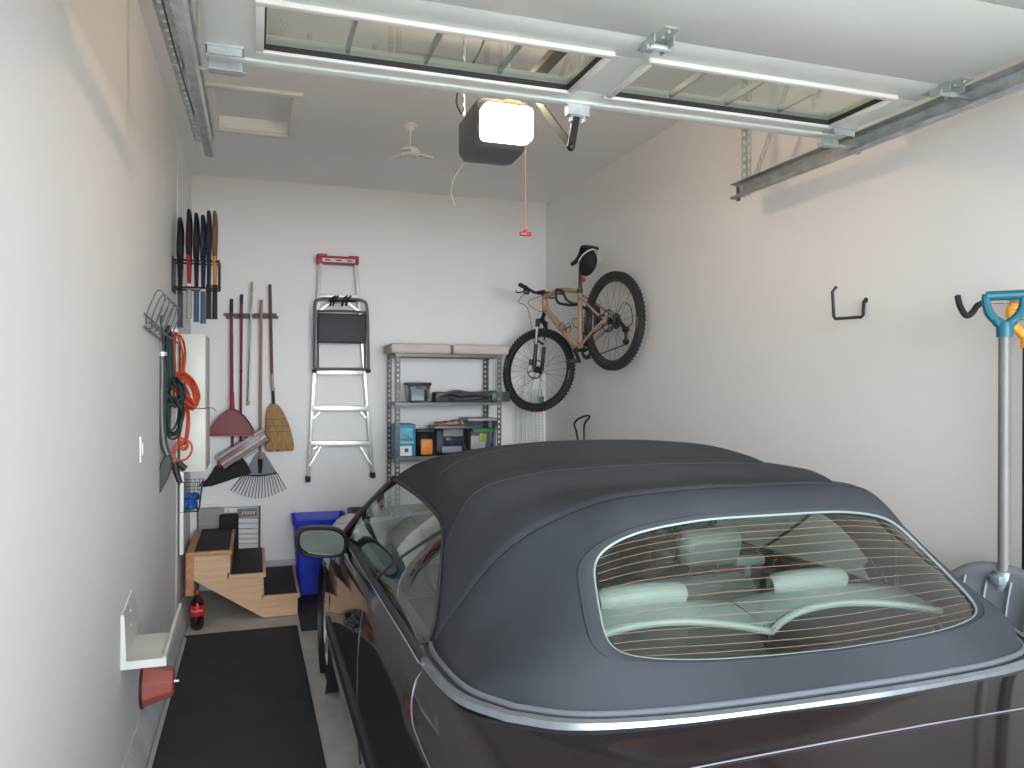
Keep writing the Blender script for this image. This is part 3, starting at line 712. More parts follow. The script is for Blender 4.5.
# bristles as overlapping tufts
top_ = [B(217+25*i/16, 465.5-6.5*i/16, .055) for i in range(17)]; bot_ = [B(200+52*i/16, 486.5-12*((i/16)**1.1), .055) for i in range(17)]
q = MB()
q.prism([B(x, y, .03) for x, y in [(215, 466), (222, 463), (232, 461), (243, 458), (247, 463), (252, 472.5), (240, 476), (226, 481), (212, 485.5), (203, 486.5), (199, 484.5), (207, 479), (212, 472)]], (0, -.045, 0))
q.build('bristles', mat('black_bristle', (.014, .014, .018), .8, bump=.6, bscale=90, aniso=(12, 1, 1)), bm2, bev=.006)
# red pole with black ends
rp = thing('broom_handle', B(241, 441, .06), 'plain red pole with black end caps, hanging just right of the dustpan handle', 'pole')
MB().tube([B(241.6, 300, .06), B(240.8, 436, .06)], .0105, 10).build('pole', DRED, rp)
MB().tube([B(241.7, 294.5, .06), B(241.6, 304, .06)], .013, 10).build('end_cap', BLACK, rp); MB().tube([B(240.8, 434, .06), B(240.8, 441, .06)], .013, 10).build('end_cap', BLACK, rp)
MB().tube([B(241.2, 370.5, .06), B(241.2, 372, .06)], .0125, 10).build('joint_ring', BLACK, rp)
# silver telescopic pole
sp = thing('telescopic_pole', B(250, 405, .06), 'thin silver telescopic pole with yellow tips in the tool rail', 'pole')
MB().tube([B(251.8, 291, .06), B(250, 350, .06), B(248.3, 402, .06)], [.0135, .0125, .0115], 10).build('pole', CHROME, sp)
YT = mat('yellow_tip', (.45, .33, .10), .5)
MB().tube([B(252, 282, .06), B(251.7, 292, .06)], [.009, .014], 10).build('tip', YT, sp); MB().tube([B(248.3, 401, .06), B(248.1, 405.5, .06)], .0135, 10).build('tip', YT, sp)
# fan rake
rk = thing('leaf_rake', B(260, 497, .08), 'fan-shaped leaf rake with a wooden handle and grey metal tines, head down', 'rake')
MB().tube([B(261.2, 300, .07), B(260.6, 400, .07), B(260.3, 462, .07)], .0125, 10).build('handle', mat('rake_wood', (.33, .17, .085), .55), rk)
MB().tube([B(260.4, 459, .085), B(260.3, 473, .08)], [.02, .014], 8).build('socket', BLACK, rk)
q = MB(); q.prism([B(x, y, .06) for x, y in ((257, 452), (264, 452), (277, 473), (268, 475), (260, 475.5), (251, 475), (243.5, 474))], (0, -.004, 0)); q.build('tine_plate', mat('rake_grey', (.11, .115, .13), .5, .3), rk)
MB().tube(smoothpath([B(243, 474, .07), B(252, 475.5, .07), B(262, 475.5, .07), B(277, 473, .07)], 4), .006, 6).build('cross_bar', DARKST, rk)
for i in range(17):
    f = i/16; top = B(244+33*f, 474+1.5*math.sin(PI*f)-f, .07); x = 231.5+54*f; yb = 489.5-1.5*f+8.5*math.sin(PI*f); bt = B(x, yb, .075)
    d = (bt-top).normalized(); MB().tube([top, bt, bt+d*.006+V((0, -.025, 0))], .0036, 5).build('tine', mat('tine_steel', (.06, .062, .07), .4, .7), rk)
# straw broom
sb = thing('straw_broom', B(278, 450, .12), 'old straw broom with a dark wooden handle at the right end of the tool rail', 'broom')
MB().tube([B(270, 284.5, .07), B(271, 330, .07), B(272, 376, .07)], .0125, 10).build('handle', mat('dark_broom_wood', (.13, .045, .03), .45), sb)
MB().tube([B(272, 374, .07), B(272.7, 391, .07)], .0135, 10).build('wire_wrap', mat('wrap_pale', (.35, .33, .32), .4, .5), sb)
MB().tube([B(273, 388, .07), B(273.6, 405, .07)], .012, 8).build('neck', BLACK, sb)
outl = [(270.5, 404.5, 3.0), (273, 409, 7), (276, 418, 10.5), (278, 430, 13), (280, 440, 14.2), (280.5, 449, 14)]
cx = [(273.8, 404), (274.2, 408), (275.5, 416), (277.5, 426), (278.6, 436), (279.5, 445), (280, 450.5)]
hw = [3.0, 6.5, 9.6, 11.8, 13.4, 14.3, 13.4]; th = [.022, .03, .034, .032, .028, .024, .018]
q = MB(); rows = []
for (x, y), h_, t_ in zip(smoothpath([(a, b, 0) for a, b in cx], 5) and [(p.x, p.y) for p in smoothpath([(a, b, 0) for a, b in cx], 5)], [cr([(h,) for h in hw], i/5)[0] for i in range(31)], [cr([(h,) for h in th], i/5)[0] for i in range(31)]):
    c = B(x, y, .08); e = (B(x+h_, y, .08)-c).x
    rows.append([c+V((e*math.cos(a)*(1+.018*math.sin(a*13)), t_*math.sin(a)*(1+.05*math.sin(a*23)), .006*math.sin(a*9+y) if y > 445 else 0)) for a in [2*PI*i/64 for i in range(64)]])
q.grid(rows, closed=True); q.face(q.bm.verts[-64:]); 
hd = q.build('straw_head', STRAW, sb, smooth=70)
for y, h_, t_ in ((419, 10.6, .036), (426, 12.2, .035), (431.5, 13, .033)):
    c = B(cr(cx, 0)[0] if False else 275.5+(y-416)*.14, y, .08); e = (B(278+h_, y, .08)-B(278, y, .08)).x
    MB().tube([c+V((e*math.cos(a), t_*math.sin(a), 0)) for a in [2*PI*i/40 for i in range(40)]], .0028, 5, closed=True).build('stitching', mat('broom_twine', (.12, .09, .05), .7), hd)
# rolled sheet in clear wrapping, lying diagonally across the rake and broom
rs_ = thing('wrapped_roll', B(243, 450, .16), 'clear-wrapped brown and white striped roll wedged slantwise between the black broom and the rake', 'roll')
p0, p1 = B(220.5, 463, .15), B(265, 434.5, .15); dd = (p1-p0).normalized(); nn = V((-dd.z, 0, dd.x)); 
for k, (o, cc) in enumerate(((-.042, (.40, .30, .27)), (-.014, (.66, .58, .54)), (.014, (.38, .25, .22)), (.042, (.60, .52, .49)))):
    MB().tube([p0+nn*o, p1+nn*o], .0135, 10).build('striped_tube', mat('stripe_%s' % 'abcd'[k], cc, .35, var=.1, scale=20), rs_)
q = MB(); q.box((p0+p1)/2, (.150, .05, (p1-p0).length+.03), Mx((nn, V((0, 1, 0)), dd)).transposed(), bev=.015); q.build('plastic_wrap', PLASTCLR, rs_)

# ================================================================ SHELVING
SY0, SY1 = 6.22, 6.64
su = thing('shelving_unit', (1.57, 6.43, 0), 'grey slotted-angle steel shelving unit against the back wall', 'shelving unit')
sxa, sxb = 1.075, 1.975
for x in (sxa, sxb):
    for y in (SY0, SY1):
        sd = 1 if x == sxa else -1; sy = 1 if y == SY0 else -1
        q = MB(); perf(q, (x+sd*.019, y, .0), (x+sd*.019, y, 1.93), (1, 0, 0), .038, .002, pitch=.042, hole=.42); perf(q, (x, y+sy*.019, 0), (x, y+sy*.019, 1.93), (0, 1, 0), .038, .002, pitch=.042, hole=.42)
        q.build('post', DKGALV, su)
for zt in (1.915, 1.515, 1.075, .62, .15):
    q = MB(); q.bb((sxa, SY0, zt-.018), (sxb, SY1, zt-.006)); q.build('shelf', mat('shelf_board', (.22, .20, .18), .7), su)
    for a, b in (((sxa, SY0-.003, zt-.024), (sxb, SY0, zt)), ((sxa, SY1, zt-.024), (sxb, SY1+.003, zt)), ((sxa-.002, SY0, zt-.024), (sxa, SY1, zt)), ((sxb, SY0, zt-.024), (sxb+.002, SY1, zt))):
        MB().bb(a, b).build('beam', mat('beam_grey', (.10, .105, .105), .4, .6), su)
def sb_(px, py, Y=SY0+.08): return at(px, py, Y=Y)
PKG = mat('pinkish_card', (.56, .48, .43), .8, var=.04)
for xa, xb, lab in ((1.035, 1.535, 'long flat beige package on top of the shelving, the left one of two'), (1.55, 2.04, 'long flat beige package on top of the shelving, the right one of two')):
    q = MB(); q.box(((xa+xb)/2, 6.40, 1.915+.042), (xb-xa, .40, .082), bev=.022, seg=3)
    tag(q.build('package', PKG, smooth=50), lab, 'package', 'packages on top of the shelving')
tag(MB().tube(smoothpath([(1.04, 6.2, 1.90), (1.015, 6.18, 1.80), (1.02, 6.19, 1.70), (1.03, 6.2, 1.64)], 5), .004, 6).build('loose_strap', mat('grey_strap', (.25, .25, .25), .6)), 'thin grey strap dangling from the top left corner of the shelving', 'strap')
# middle shelf
def clearbox(name, x0, x1, y0, y1, z0, z1, label, body, lid, inside, group=None, flare=.015):
    t = thing(name, ((x0+x1)/2, (y0+y1)/2, z0), label, 'storage box', group)
    q = MB(); f = flare
    P0 = [(x0+f, y0+f), (x1-f, y0+f), (x1-f, y1-f), (x0+f, y1-f)]; P1 = [(x0, y0), (x1, y0), (x1, y1), (x0, y1)]
    q.face(q.vs([(a, b, z0) for a, b in P0])); q.grid([[(a, b, z0) for a, b in P0], [(a, b, z1-.02) for a, b in P1]], closed=True)
    q.build('tub', body, t, solid=.003)
    q = MB(); q.box(((x0+x1)/2, (y0+y1)/2, z1-.012), (x1-x0+.018, y1-y0+.018, .024), bev=.008); q.build('lid', lid, t)
    for nm, c, s_, mm in inside: MB().box(c, s_, bev=min(s_)*.15).build(nm, mm, t)
    return t
z1s = 1.515
clearbox('clear_tub', 1.195, 1.375, 6.27, 6.47, z1s, z1s+.165, 'small clear tub with a black lid on the left of the middle shelf', PLASTCLR, BLACK,
 [('pale_packet', (1.27, 6.30, z1s+.065), (.11, .04, .10), mat('mint_pack', (.35, .48, .46), .5)), ('dark_contents', (1.31, 6.38, z1s+.06), (.10, .12, .09), mat('dark_stuff', (.05, .06, .06), .6)), ('white_packet', (1.24, 6.33, z1s+.10), (.05, .03, .06), WHITE)])
tc = MB(); tc.box((1.69, 6.36, z1s+.045), (.54, .16, .085), bev=.012)
tag(tc.build('tool_case', mat('grey_green_case', (.05, .065, .06), .5)), 'long low dark grey tool case lying on the middle shelf', 'case')
random.seed(3)
for k in range(7):
    y0 = 6.25+.02*(k % 3); xa = 1.40+.05*random.random()+.03*k; xb = xa+.30+.18*random.random(); z = z1s+.022+.018*(k % 4)
    tag(MB().tube(smoothpath([(xa, y0, z), (xa+.1, y0-.01, z+.02), ((xa+xb)/2, y0+.01, z+.004), (xb, y0, z+.016)], 4), .010, 8).build('tool_bar', [DKGALV, BLACK, mat('olive_bar', (.07, .075, .05), .5)][k % 3]),
        'thin metal bar in the jumble before the long tool case on the middle shelf', 'bar', 'bars lying on the middle shelf')
tag(MB().box((1.98, 6.26, z1s+.046), (.16, .035, .085), bev=.006).build('spirit_level', mat('dark_green', (.03, .06, .06), .4)), 'dark green level poking out past the right post of the middle shelf', 'level')
# lower shelf
z2 = 1.075
bx = thing('blue_carton', (1.155, 6.33, z2), 'blue cardboard carton with a white label at the left end of the lower shelf', 'carton')
MB().box((1.165, 6.36, z2+.13), (.165, .22, .26), bev=.003).build('carton_body', mat('blue_card', (.02, .14, .27), .5, col2=(.05, .26, .42), scale=14), bx)
MB().box((1.165, 6.2485, z2+.045), (.10, .003, .08)).build('white_label', WHITE, bx); MB().box((1.17, 6.2462, z2+.05), (.03, .002, .03)).build('label_mark', mat('ink', (.05, .04, .04), .5), bx)
MB().box((1.165, 6.2485, z2+.19), (.11, .003, .08)).build('printed_panel', mat('cyan_print', (.10, .42, .55), .5, scale=30, var=.4), bx)
MB().box((1.165, 6.2485, z2+.115), (.14, .003, .02)).build('printed_stripe', mat('cyan_print2', (.18, .50, .60), .5), bx)
bk = thing('black_bin', (1.40, 6.34, z2), 'small black bin holding an orange box, beside the blue carton', 'bin')
q = MB(); 
q.grid([[(1.26, 6.25, z2+.20), (1.27, 6.26, z2)], [(1.395, 6.25, z2+.20), (1.385, 6.26, z2)], [(1.395, 6.43, z2+.20), (1.385, 6.42, z2)], [(1.26, 6.43, z2+.20), (1.27, 6.42, z2)], [(1.26, 6.25, z2+.20), (1.27, 6.26, z2)]])
q.build('bin_body', BLACK, bk, solid=.004); MB().box((1.328, 6.34, z2+.205), (.15, .20, .02), bev=.006).build('bin_rim', mat('green_black', (.02, .03, .028), .5), bk)
tag(MB().box((1.335, 6.232, z2+.075), (.10, .028, .13), bev=.014, seg=3).build('orange_bottle', ORANGE, smooth=60), 'orange container standing in front of the black bin', 'container')
clearbox('orange_lid_box', 1.41, 1.675, 6.25, 6.50, z2, z2+.245, 'clear storage box with an orange cloth on its lid, middle of the lower shelf', PLASTCLR, mat('smoky_lid', (.22, .18, .15), .4),
 [('folded_paper', (1.57, 6.285, z2+.185), (.17, .02, .06), mat('paper', (.62, .63, .62), .6)), ('navy_folder', (1.58, 6.285, z2+.115), (.16, .02, .07), mat('navy', (.03, .035, .07), .5)), ('white_box', (1.56, 6.285, z2+.045), (.17, .02, .05), mat('lilac_white', (.60, .60, .68), .5)), ('grey_contents', (1.54, 6.40, z2+.11), (.20, .14, .19), mat('dark_grey_stuff', (.20, .20, .22), .6))])
cl = MB(); rows = []
for j in range(9):
    rows.append([(1.43+.02*i*.97+.0, 6.26+.022*j, z2+.252+.016*abs(math.sin(i*.9+j*.4))+.022*(i/11)) for i in range(12)])
cl.grid(rows); tag(cl.build('orange_cloth', mat('orange_fabric', (.55, .20, .06), .8), solid=.004, smooth=70), 'crumpled orange cloth on top of a clear storage box', 'cloth')
clearbox('grey_lid_box', 1.695, 1.95, 6.25, 6.55, z2, z2+.305, 'larger clear storage box with a lilac grey lid at the right of the lower shelf', PLASTCLR, mat('lilac_lid', (.36, .31, .33), .35),
 [('green_bag', (1.84, 6.29, z2+.20), (.19, .02, .035), mat('bright_green', (.05, .42, .12), .5)), ('yellow_tag', (1.83, 6.272, z2+.14), (.06, .01, .07), mat('lime_tag', (.60, .62, .08), .5)), ('white_sheet', (1.79, 6.287, z2+.10), (.13, .01, .11), WHITE), ('dark_contents', (1.82, 6.40, z2+.11), (.18, .18, .19), mat('dark_grey_stuff', (.20, .20, .22), .6))], flare=.012)
tag(MB().box((1.99, 6.34, z2+.025), (.20, .14, .05), bev=.006).build('blue_case', mat('blue_case', (.04, .14, .28), .5)), 'flat blue case sticking out past the right end of the lower shelf', 'case')

# white wire shelving panels in the far right corner
WW = mat('white_wire', (.58, .59, .58), .4)
for k, (xa, xb, yy, zt) in enumerate(((2.23, 2.30, 6.50, 1.66), (2.31, 2.38, 6.47, 1.74), (2.40, 2.47, 6.44, 1.62))):
    q = MB()
    for x in (xa, xb): q.tube([(x, yy, .0), (x, yy+.12, zt)], .005, 6)
    q.tube([((xa+xb)/2, yy, .0), ((xa+xb)/2, yy+.12, zt)], .003, 6)
    nW = 60
    for i in range(nW+1):
        f = i/nW; q.tube([(xa, yy+.12*f-.004, zt*f), (xb, yy+.12*f-.004, zt*f)], .0022, 4)
    tag(q.build('wire_shelf', WW), 'white wire shelf on end in the far right corner, %s' % ('beside the shelving', 'tallest and middle one', 'beside the right wall')[k], 'wire shelf', 'white wire shelves stood in the corner')
tag(MB().box((2.445, 6.50, 1.50), (.045, .01, .12), bev=.003).build('green_tag', mat('green_tag', (.06, .30, .14), .6)), 'small green tag hooked on the wire shelf nearest the right wall', 'tag')

# ================================================================ LEFT WALL
# racket holder and rackets
RY = 5.30
def Lp(px, py, Y=RY): return at(px, py, Y=Y)
rh = thing('racket_holder', (-.48, RY, 2.35), 'black wire racket holder sticking out from the left wall near the corner', 'racket holder')
for py, nm in ((263, 'upper_loop'), (287, 'lower_loop')):
    z = at(200, py, Y=RY).z; z = (2.44 if nm[0] == 'u' else 2.27)
    q = MB(); q.tube([(XL, RY-.07, z), (-.235, RY-.07, z), (-.225, RY-.06, z), (-.225, RY+.06, z), (-.235, RY+.07, z), (XL, RY+.07, z)], .006, 8)
    q.build(nm, BLACK, rh)
q = MB()
for yy in (-.07, .07): q.tube([(-.235, RY+yy, 2.44), (-.225, RY+yy, 2.45), (-.225, RY+yy, 2.27)], .006, 8)
q.build('end_frame', BLACK, rh)
for x in (-.455, -.41, -.365, -.33, -.29, -.258):
    MB().tube([(x, RY-.07, 2.27), (x, RY+.07, 2.27)], .004, 6).build('divider', BLACK, rh)
MB().bb((XL, RY-.09, 2.24), (XL+.01, RY+.09, 2.46)).build('wall_plate', BLACK, rh)
rackets = [ # x, frame colour, throat colour, grip colour, bottom dz, label
 (-.455, (.015, .018, .03), (.01, .012, .02), (.04, .06, .09), -.07, 'dark racket with a slate grip nearest the left wall'),
 (-.405, (.05, .03, .03), (.42, .04, .03), (.33, .32, .29), 0, 'racket with a bright red throat and light grey grip'),
 (-.362, (.03, .03, .04), (.03, .015, .02), (.05, .085, .14), -.02, 'racket with a dark frame and blue grip, behind the red one'),
 (-.322, (.02, .05, .11), (.02, .03, .07), (.06, .10, .17), -.03, 'blue-framed racket with a white collar above its blue grip'),
 (-.288, (.05, .04, .09), (.02, .02, .03), (.015, .015, .018), 0, 'slim dark purple racket with a black grip'),
 (-.252, (.03, .02, .025), (.60, .26, .05), (.012, .012, .014), 0, 'racket with an orange edge and black grip, outermost in the holder')]
for i, (x, fc_, tc_, gc_, dz, lab) in enumerate(rackets):
    y0 = RY; zb = 2.10+dz-.02; Lz = .69
    if i == 0: y0 = RY-.02; zb = 2.02
    t = thing('tennis_racket', (x, y0, zb), lab, 'racket', 'rackets in the wall holder')
    fm = mat('racket_frame_%s' % 'abcdef'[i], tuple(q*.45 for q in fc_), .45, spec=.3)
    c = zb+Lz-.17
    MB().tube([(x+.002*math.sin(a*3), y0+.125*math.cos(a), c+.165*math.sin(a)) for a in [2*PI*k/36 for k in range(36)]], .0115, 8, closed=True).build('head_frame', fm if i != 5 else mat('amber_frame', (.13, .07, .02), .35), t)
    q = MB()
    for k in range(-5, 6):
        d = .021*k; hz = .160*math.sqrt(max(0, 1-(d/.12)**2)); q.tube([(x, y0+d, c-hz), (x, y0+d, c+hz)], .0008, 4)
    for k in range(-6, 7):
        d = .023*k; hy = .120*math.sqrt(max(0, 1-(d/.16)**2)); q.tube([(x, y0-hy, c+d), (x, y0+hy, c+d)], .0008, 4)
    q.build('strings', mat('string', (.08, .08, .09), .5), t)
    q = MB(); q.tube([(x, y0-.085, c-.125), (x, y0-.03, c-.22), (x, y0, zb+.21)], .012, 8); q.tube([(x, y0+.085, c-.125), (x, y0+.03, c-.22), (x, y0, zb+.21)], .012, 8)
    q.build('throat', mat('racket_throat_%s' % 'abcdef'[i], tc_, .35, coat=.4), t)
    MB().tube([(x, y0, zb+.205), (x, y0, zb+.22)], .017, 8).build('collar', WHITE if i in (1, 2, 3) else BLACK, t)
    MB().tube([(x, y0, zb), (x, y0, zb+.012), (x, y0, zb+.205)], [.019, .0165, .0155], 8).build('grip', mat('racket_grip_%s' % 'abcdef'[i], gc_, .7, bump=.3), t)
# utility cabinet
cb = thing('wall_cabinet', (-.40, 5.95, 1.05), 'cream boxy wall cabinet in the far left corner behind the orange cord', 'cabinet')
MB().bb((XL+.018, 5.62, 1.50), (-.325, 6.10, 2.00), bev=.004).build('upper_box', CREAM, cb)
MB().bb((XL+.018, 5.60, 1.07), (-.321, 6.10, 1.495), bev=.004).build('lower_box', CREAM, cb)
MB().tube(smoothpath([(-.323, 5.75, 1.49), (-.285, 5.76, 1.495), (-.26, 5.76, 1.47)], 4), .004, 6).build('cable_stub', mat('grey_strap', (.25, .25, .25), .6), cb)
# wire hook rack with tools and cords
hr = thing('wire_hook_rack', (XL+.02, 4.75, 2.0), 'grey wire rack of looped hooks on the left wall above the cords', 'hook rack')
SW = mat('grey_wire', (.13, .14, .145), .4, .5)
for i in range(5):
    y = 3.98+.19*i; x0 = -.495; 
    base = V((-.455, y, 1.945)); 
    MB().tube(smoothpath([base+V((-.035, .0, .0)), base+V((-.032, 0, .05)), base+V((.0, .01, .14)), base+V((.018, .02, .165)), base+V((.036, .03, .15)), base+V((.038, .04, .11)), base+V((.0, .035, .0)), base+V((-.03, .035, -.02))], 4), .0034, 6).build('hook_loop', SW, hr)
MB().tube([(-.49, 3.92, 1.99), (-.48, 4.85, 1.94)], .005, 6).build('upper_wire', SW, hr)
MB().tube([(-.47, 3.92, 1.95), (-.43, 4.85, 1.90)], .005, 6).tube([(-.49, 3.92, 1.93), (-.48, 4.85, 1.89)], .005, 6).build('lower_wire', SW, hr)
# edging tool / spade edge-on
sd = thing('hanging_spade', (-.46, 4.75, 1.0), 'grey metal-shafted spade hanging blade down on the left wall', 'spade')
def LL(px, py, Y=4.62): return at(px, py, Y=Y)
MB().tube(smoothpath([LL(158, 318), LL(160, 340), LL(162, 370), LL(161.5, 400), LL(162, 425), LL(164, 445), LL(168, 455)], 4), [.020]*25, 12).build('shaft', mat('spade_grey', (.085, .09, .095), .4, .35), sd)
MB().tube([LL(158, 315.5), LL(158.5, 323)], .024, 12).build('grip', mat('dk_green_grey', (.07, .09, .09), .5), sd)
MB().tube([LL(162.5, 352), LL(162.5, 356)], .0225, 12).build('collar_ring', ALU, sd)
q = MB(); bl_ = [(168, 454), (171.5, 459), (171.5, 469), (168, 479), (162, 490), (157, 498), (153.5, 501), (153, 492), (155, 480), (159, 468), (164, 457)]
q.prism([LL(*p) for p in bl_], (.0, .05, .01)); q.build('blade', mat('blade_dark', (.045, .048, .052), .4, .6), sd, bev=.005)
# cords
def coil(name, pts_px, m, r, lab, loops, jit, Y0, cat='extension cord'):
    random.seed(len(name)+loops); P = []
    for k in range(loops):
        jx, jy = random.uniform(-jit, jit), random.uniform(-jit, jit)*1.5
        for (x, y) in pts_px: P.append(at(x+jx+random.uniform(-.5, .5), y+jy+random.uniform(-1, 1), Y=Y0+random.uniform(-.05, .05)))
    return MB().tube(smoothpath(P, 4), r, 7)
oc = thing('orange_extension_cord', (-.40, 4.95, 1.2), 'orange extension cord coiled on the wire rack on the left wall', 'extension cord')
coil('oa', [(174, 333), (173, 352), (175, 375), (176, 396), (183, 404), (188, 396), (182, 378), (184, 352), (180, 336)], CORDO, .0055, '', 4, 2.6, 4.95).build('hanging_loops', CORDO, oc, smooth=80)
coil('ob', [(177, 377), (186, 378), (194, 387), (197, 400), (193, 406), (187, 400), (181, 392), (175, 384)], CORDO, .0055, '', 12, 3.0, 4.90).build('bundle', CORDO, oc, smooth=80)
coil('oc', [(187, 402), (188, 422), (186, 440), (184, 446), (179, 441), (180, 425), (184, 408)], CORDO, .0055, '', 4, 1.8, 4.92).build('lower_loop', CORDO, oc, smooth=80)
MB().tube(smoothpath([at(x, y, Y=4.9) for x, y in ((180, 440), (176, 444), (173, 452), (176, 459), (184, 460), (190, 455), (192, 447), (188, 441), (180, 443), (174, 455), (172, 463))], 5), .0060, 7).tube(smoothpath([at(x, y, Y=4.93) for x, y in ((178, 437), (185, 440), (188, 446), (184, 450), (178, 447))], 5), .0060, 7).build('bottom_loop', CORDO, oc, smooth=80)
MB().tube([at(174, 462, Y=4.9), at(176, 472, Y=4.9), at(180, 483, Y=4.9)], [.020, .019, .016], 10).build('plug', BLACK, oc); MB().tube([at(179, 464, Y=4.88), at(186, 469, Y=4.88)], .018, 10).build('socket_end', BLACK, oc)
MB().box(at(174, 330.5, Y=4.93), (.045, .03, .02), bev=.004).build('white_tag', WHITE, oc)
gc = thing('green_extension_cord', (-.43, 4.8, 1.3), 'dark green extension cord coiled between the spade and the orange cord', 'extension cord')
coil('ga', [(168, 328), (167, 345), (168, 368), (167, 388), (171, 380), (171, 355), (170, 335)], CORDG, .0055, '', 7, 2.4, 4.80).build('hanging_loops', CORDG, gc, smooth=80)
coil('gb', [(168, 382), (172, 380), (178, 383), (183, 392), (180, 402), (174, 404), (168, 398)], CORDG, .0055, '', 12, 3.0, 4.80).build('bundle', CORDG, gc, smooth=80)
coil('gc', [(169, 400), (168, 416), (168, 432), (172, 435), (178, 431), (181, 418), (180, 404)], CORDG, .0055, '', 10, 2.6, 4.80).build('lower_loops', CORDG, gc, smooth=80)
# wire basket
wb_ = thing('wire_basket', (-.38, 5.7, .85), 'small black wire basket on the left wall below the cabinet', 'basket')
q = MB(); bx0, bx1, by0, by1, bt, bb_ = XL+.02, -.345, 5.60, 5.78, 1.00, .80
for z, k in ((bt, 0), (bt-.05, .006), (bt-.11, .014), (bb_, .022)):
    q.tube([(bx0, by0+k, z), (bx1-k, by0+k, z), (bx1-k, by1-k, z), (bx0, by1-k, z)], .003, 6, closed=True)
for i in range(6):
    x = bx0+(bx1-bx0)*i/5; q.tube([(x, by0, bt), (min(x, bx1-.022), by0+.022, bb_)], .0022, 5); q.tube([(x, by1, bt), (min(x, bx1-.022), by1-.022, bb_)], .0022, 5)
for i in range(5):
    y = by0+(by1-by0)*i/4; q.tube([(bx1, y, bt), (bx1-.022, y, bb_), (bx0, y, bb_)], .0022, 5)
q.build('wire_frame', DARKST, wb_)
q = MB(); random.seed(5)
for k in range(9): q.ball((-.42+random.uniform(-.03, .03), 5.69+random.uniform(-.04, .04), .85+random.uniform(-.02, .05)), .034, 10, (1, 1, .8), Mx.Rotation(random.uniform(0, 3), 3, 'Y'))
tag(q.build('blue_rag', mat('blue_rag', (.01, .12, .42), .7, bump=1, bscale=30), smooth=70), 'crumpled bright blue rag in the wire basket', 'rag')
# switch plate
s_ = MB(); c0 = at(141.5, 449, X=XL+.004); s_.box(c0, (.008, .075, .12), bev=.003); sw = tag(s_.build('outlet_cover', WHITE), 'small white switch plate on the left wall', 'switch plate')
MB().box(c0+V((.006, 0, 0)), (.006, .03, .06), bev=.002).build('rocker', CREAM, sw)
# white plastic wall holder
wh = thing('wall_holder', (-.42, 3.6, .55), 'white open-topped plastic holder screwed low on the left wall', 'wall holder')
HP = mat('off_white_plastic', (.66, .68, .63), .45)
q = MB(); q.prism([(XL, 3.36, .545), (XL, 3.92, .545), (XL, 3.62, .79), (XL, 3.36, .755)], (.006, 0, 0)); q.build('back_plate', HP, wh)
q = MB(); q.bb((XL, 3.36, .545), (-.345, 3.75, .555)); q.build('base', HP, wh)
q = MB(); q.prism([(-.350, 3.36, .545), (-.350, 4.05, .535), (-.350, 4.05, .60), (-.350, 3.36, .575)], (.012, 0, .0)); q.prism([(XL, 3.352, .540), (-.336, 3.352, .540), (-.336, 3.352, .572), (XL+.02, 3.352, .572), (XL+.012, 3.352, .755), (XL, 3.352, .755)], (0, .010, 0)); q.build('front_lip', HP, wh)
q = MB()
for zz in (.72, .66): q.lathe([(0, .001), (.006, .001), (.006, .003), (0, .004)], (XL+.006, 3.55, zz), (1, 0, 0), 10)
q.build('screw', ALU, wh)
# red cone
cn = thing('wall_cone', (-.42, 3.95, .15), 'terracotta red plastic cone fixed sideways low on the left wall', 'cone')
o_ = V((XL, 3.95, .262)); MB().lathe([(.107, 0), (.107, .010)], o_, (1, 0, 0), 40).lathe([(0, 0), (.107, 0), (.109, .006), (.104, .012), (0, .012)], o_, (1, 0, 0), 40).build('rim', mat('dark_rim', (.04, .02, .022), .6), cn)
MB().lathe([(.102, .012), (.097, .026), (.066, .134), (.060, .139), (0, .139)], o_, (1, 0, 0), 8, up=(0, .38, 1)).build('cone_body', TERRA, cn, bev=.006)
MB().tube([o_+V((.137, 0, .0)), o_+V((.160, 0, .0))], .006, 8).build('pin', ALU, cn)
# lighter strip of board lying along the curb
tag(MB().prism([(XL+.064, 3.0, .0), (XL+.08, 3.0, .0), (XL+.08, 3.0, .012), (XL+.064, 3.0, .03)], (0, 2.4, 0)).build('edge_strip', mat('dusty_strip', (.45, .44, .41), .8)), 'pale thin strip lying between the left curb and the black mat', 'strip')

# ================================================================ FLOOR
mtt = MB(); mtt.box((-.071, 3.90, .006), (.722, 3.15, .012), Mx.Rotation(math.radians(.6), 3, 'Z'), bev=.004)
tag(mtt.build('rubber_mat', MATR), 'long black rubber floor mat lying between the left wall and the car', 'mat')
mtt = MB(); mtt.box((.51, 5.88, .005), (.43, 1.05, .010), bev=.004)
tag(mtt.build('rubber_mat', MATR), 'smaller black mat in front of the blue bin, partly under the car', 'mat')
# wooden steps
sp_ = thing('wooden_steps', (-.08, 6.15, 0), 'three light wooden steps with black treads leading to the left wall', 'steps')
YS, YE = 5.74, 6.62
steps = [(-.455, -.165, .50), (-.175, .060, .325), (.050, .295, .160)]
q = MB(); q.prism([(-.405, YS+.004, .475), (-.185, YS+.004, .475), (-.185, YS+.004, .30), (.045, YS+.004, .30), (.045, YS+.004, .135), (.285, YS+.004, .135), (.285, YS+.004, .005), (.055, YS+.004, .005), (-.405, YS+.004, .305)], (0, .03, 0)); q.build('stringer', WOOD, sp_)
q = MB(); q.prism([(-.405, YE-.034, .475), (-.185, YE-.034, .475), (-.185, YE-.034, .30), (.045, YE-.034, .30), (.045, YE-.034, .135), (.285, YE-.034, .135), (.285, YE-.034, .005), (.055, YE-.034, .005), (-.405, YE-.034, .305)], (0, .03, 0)); q.build('stringer', WOOD, sp_)
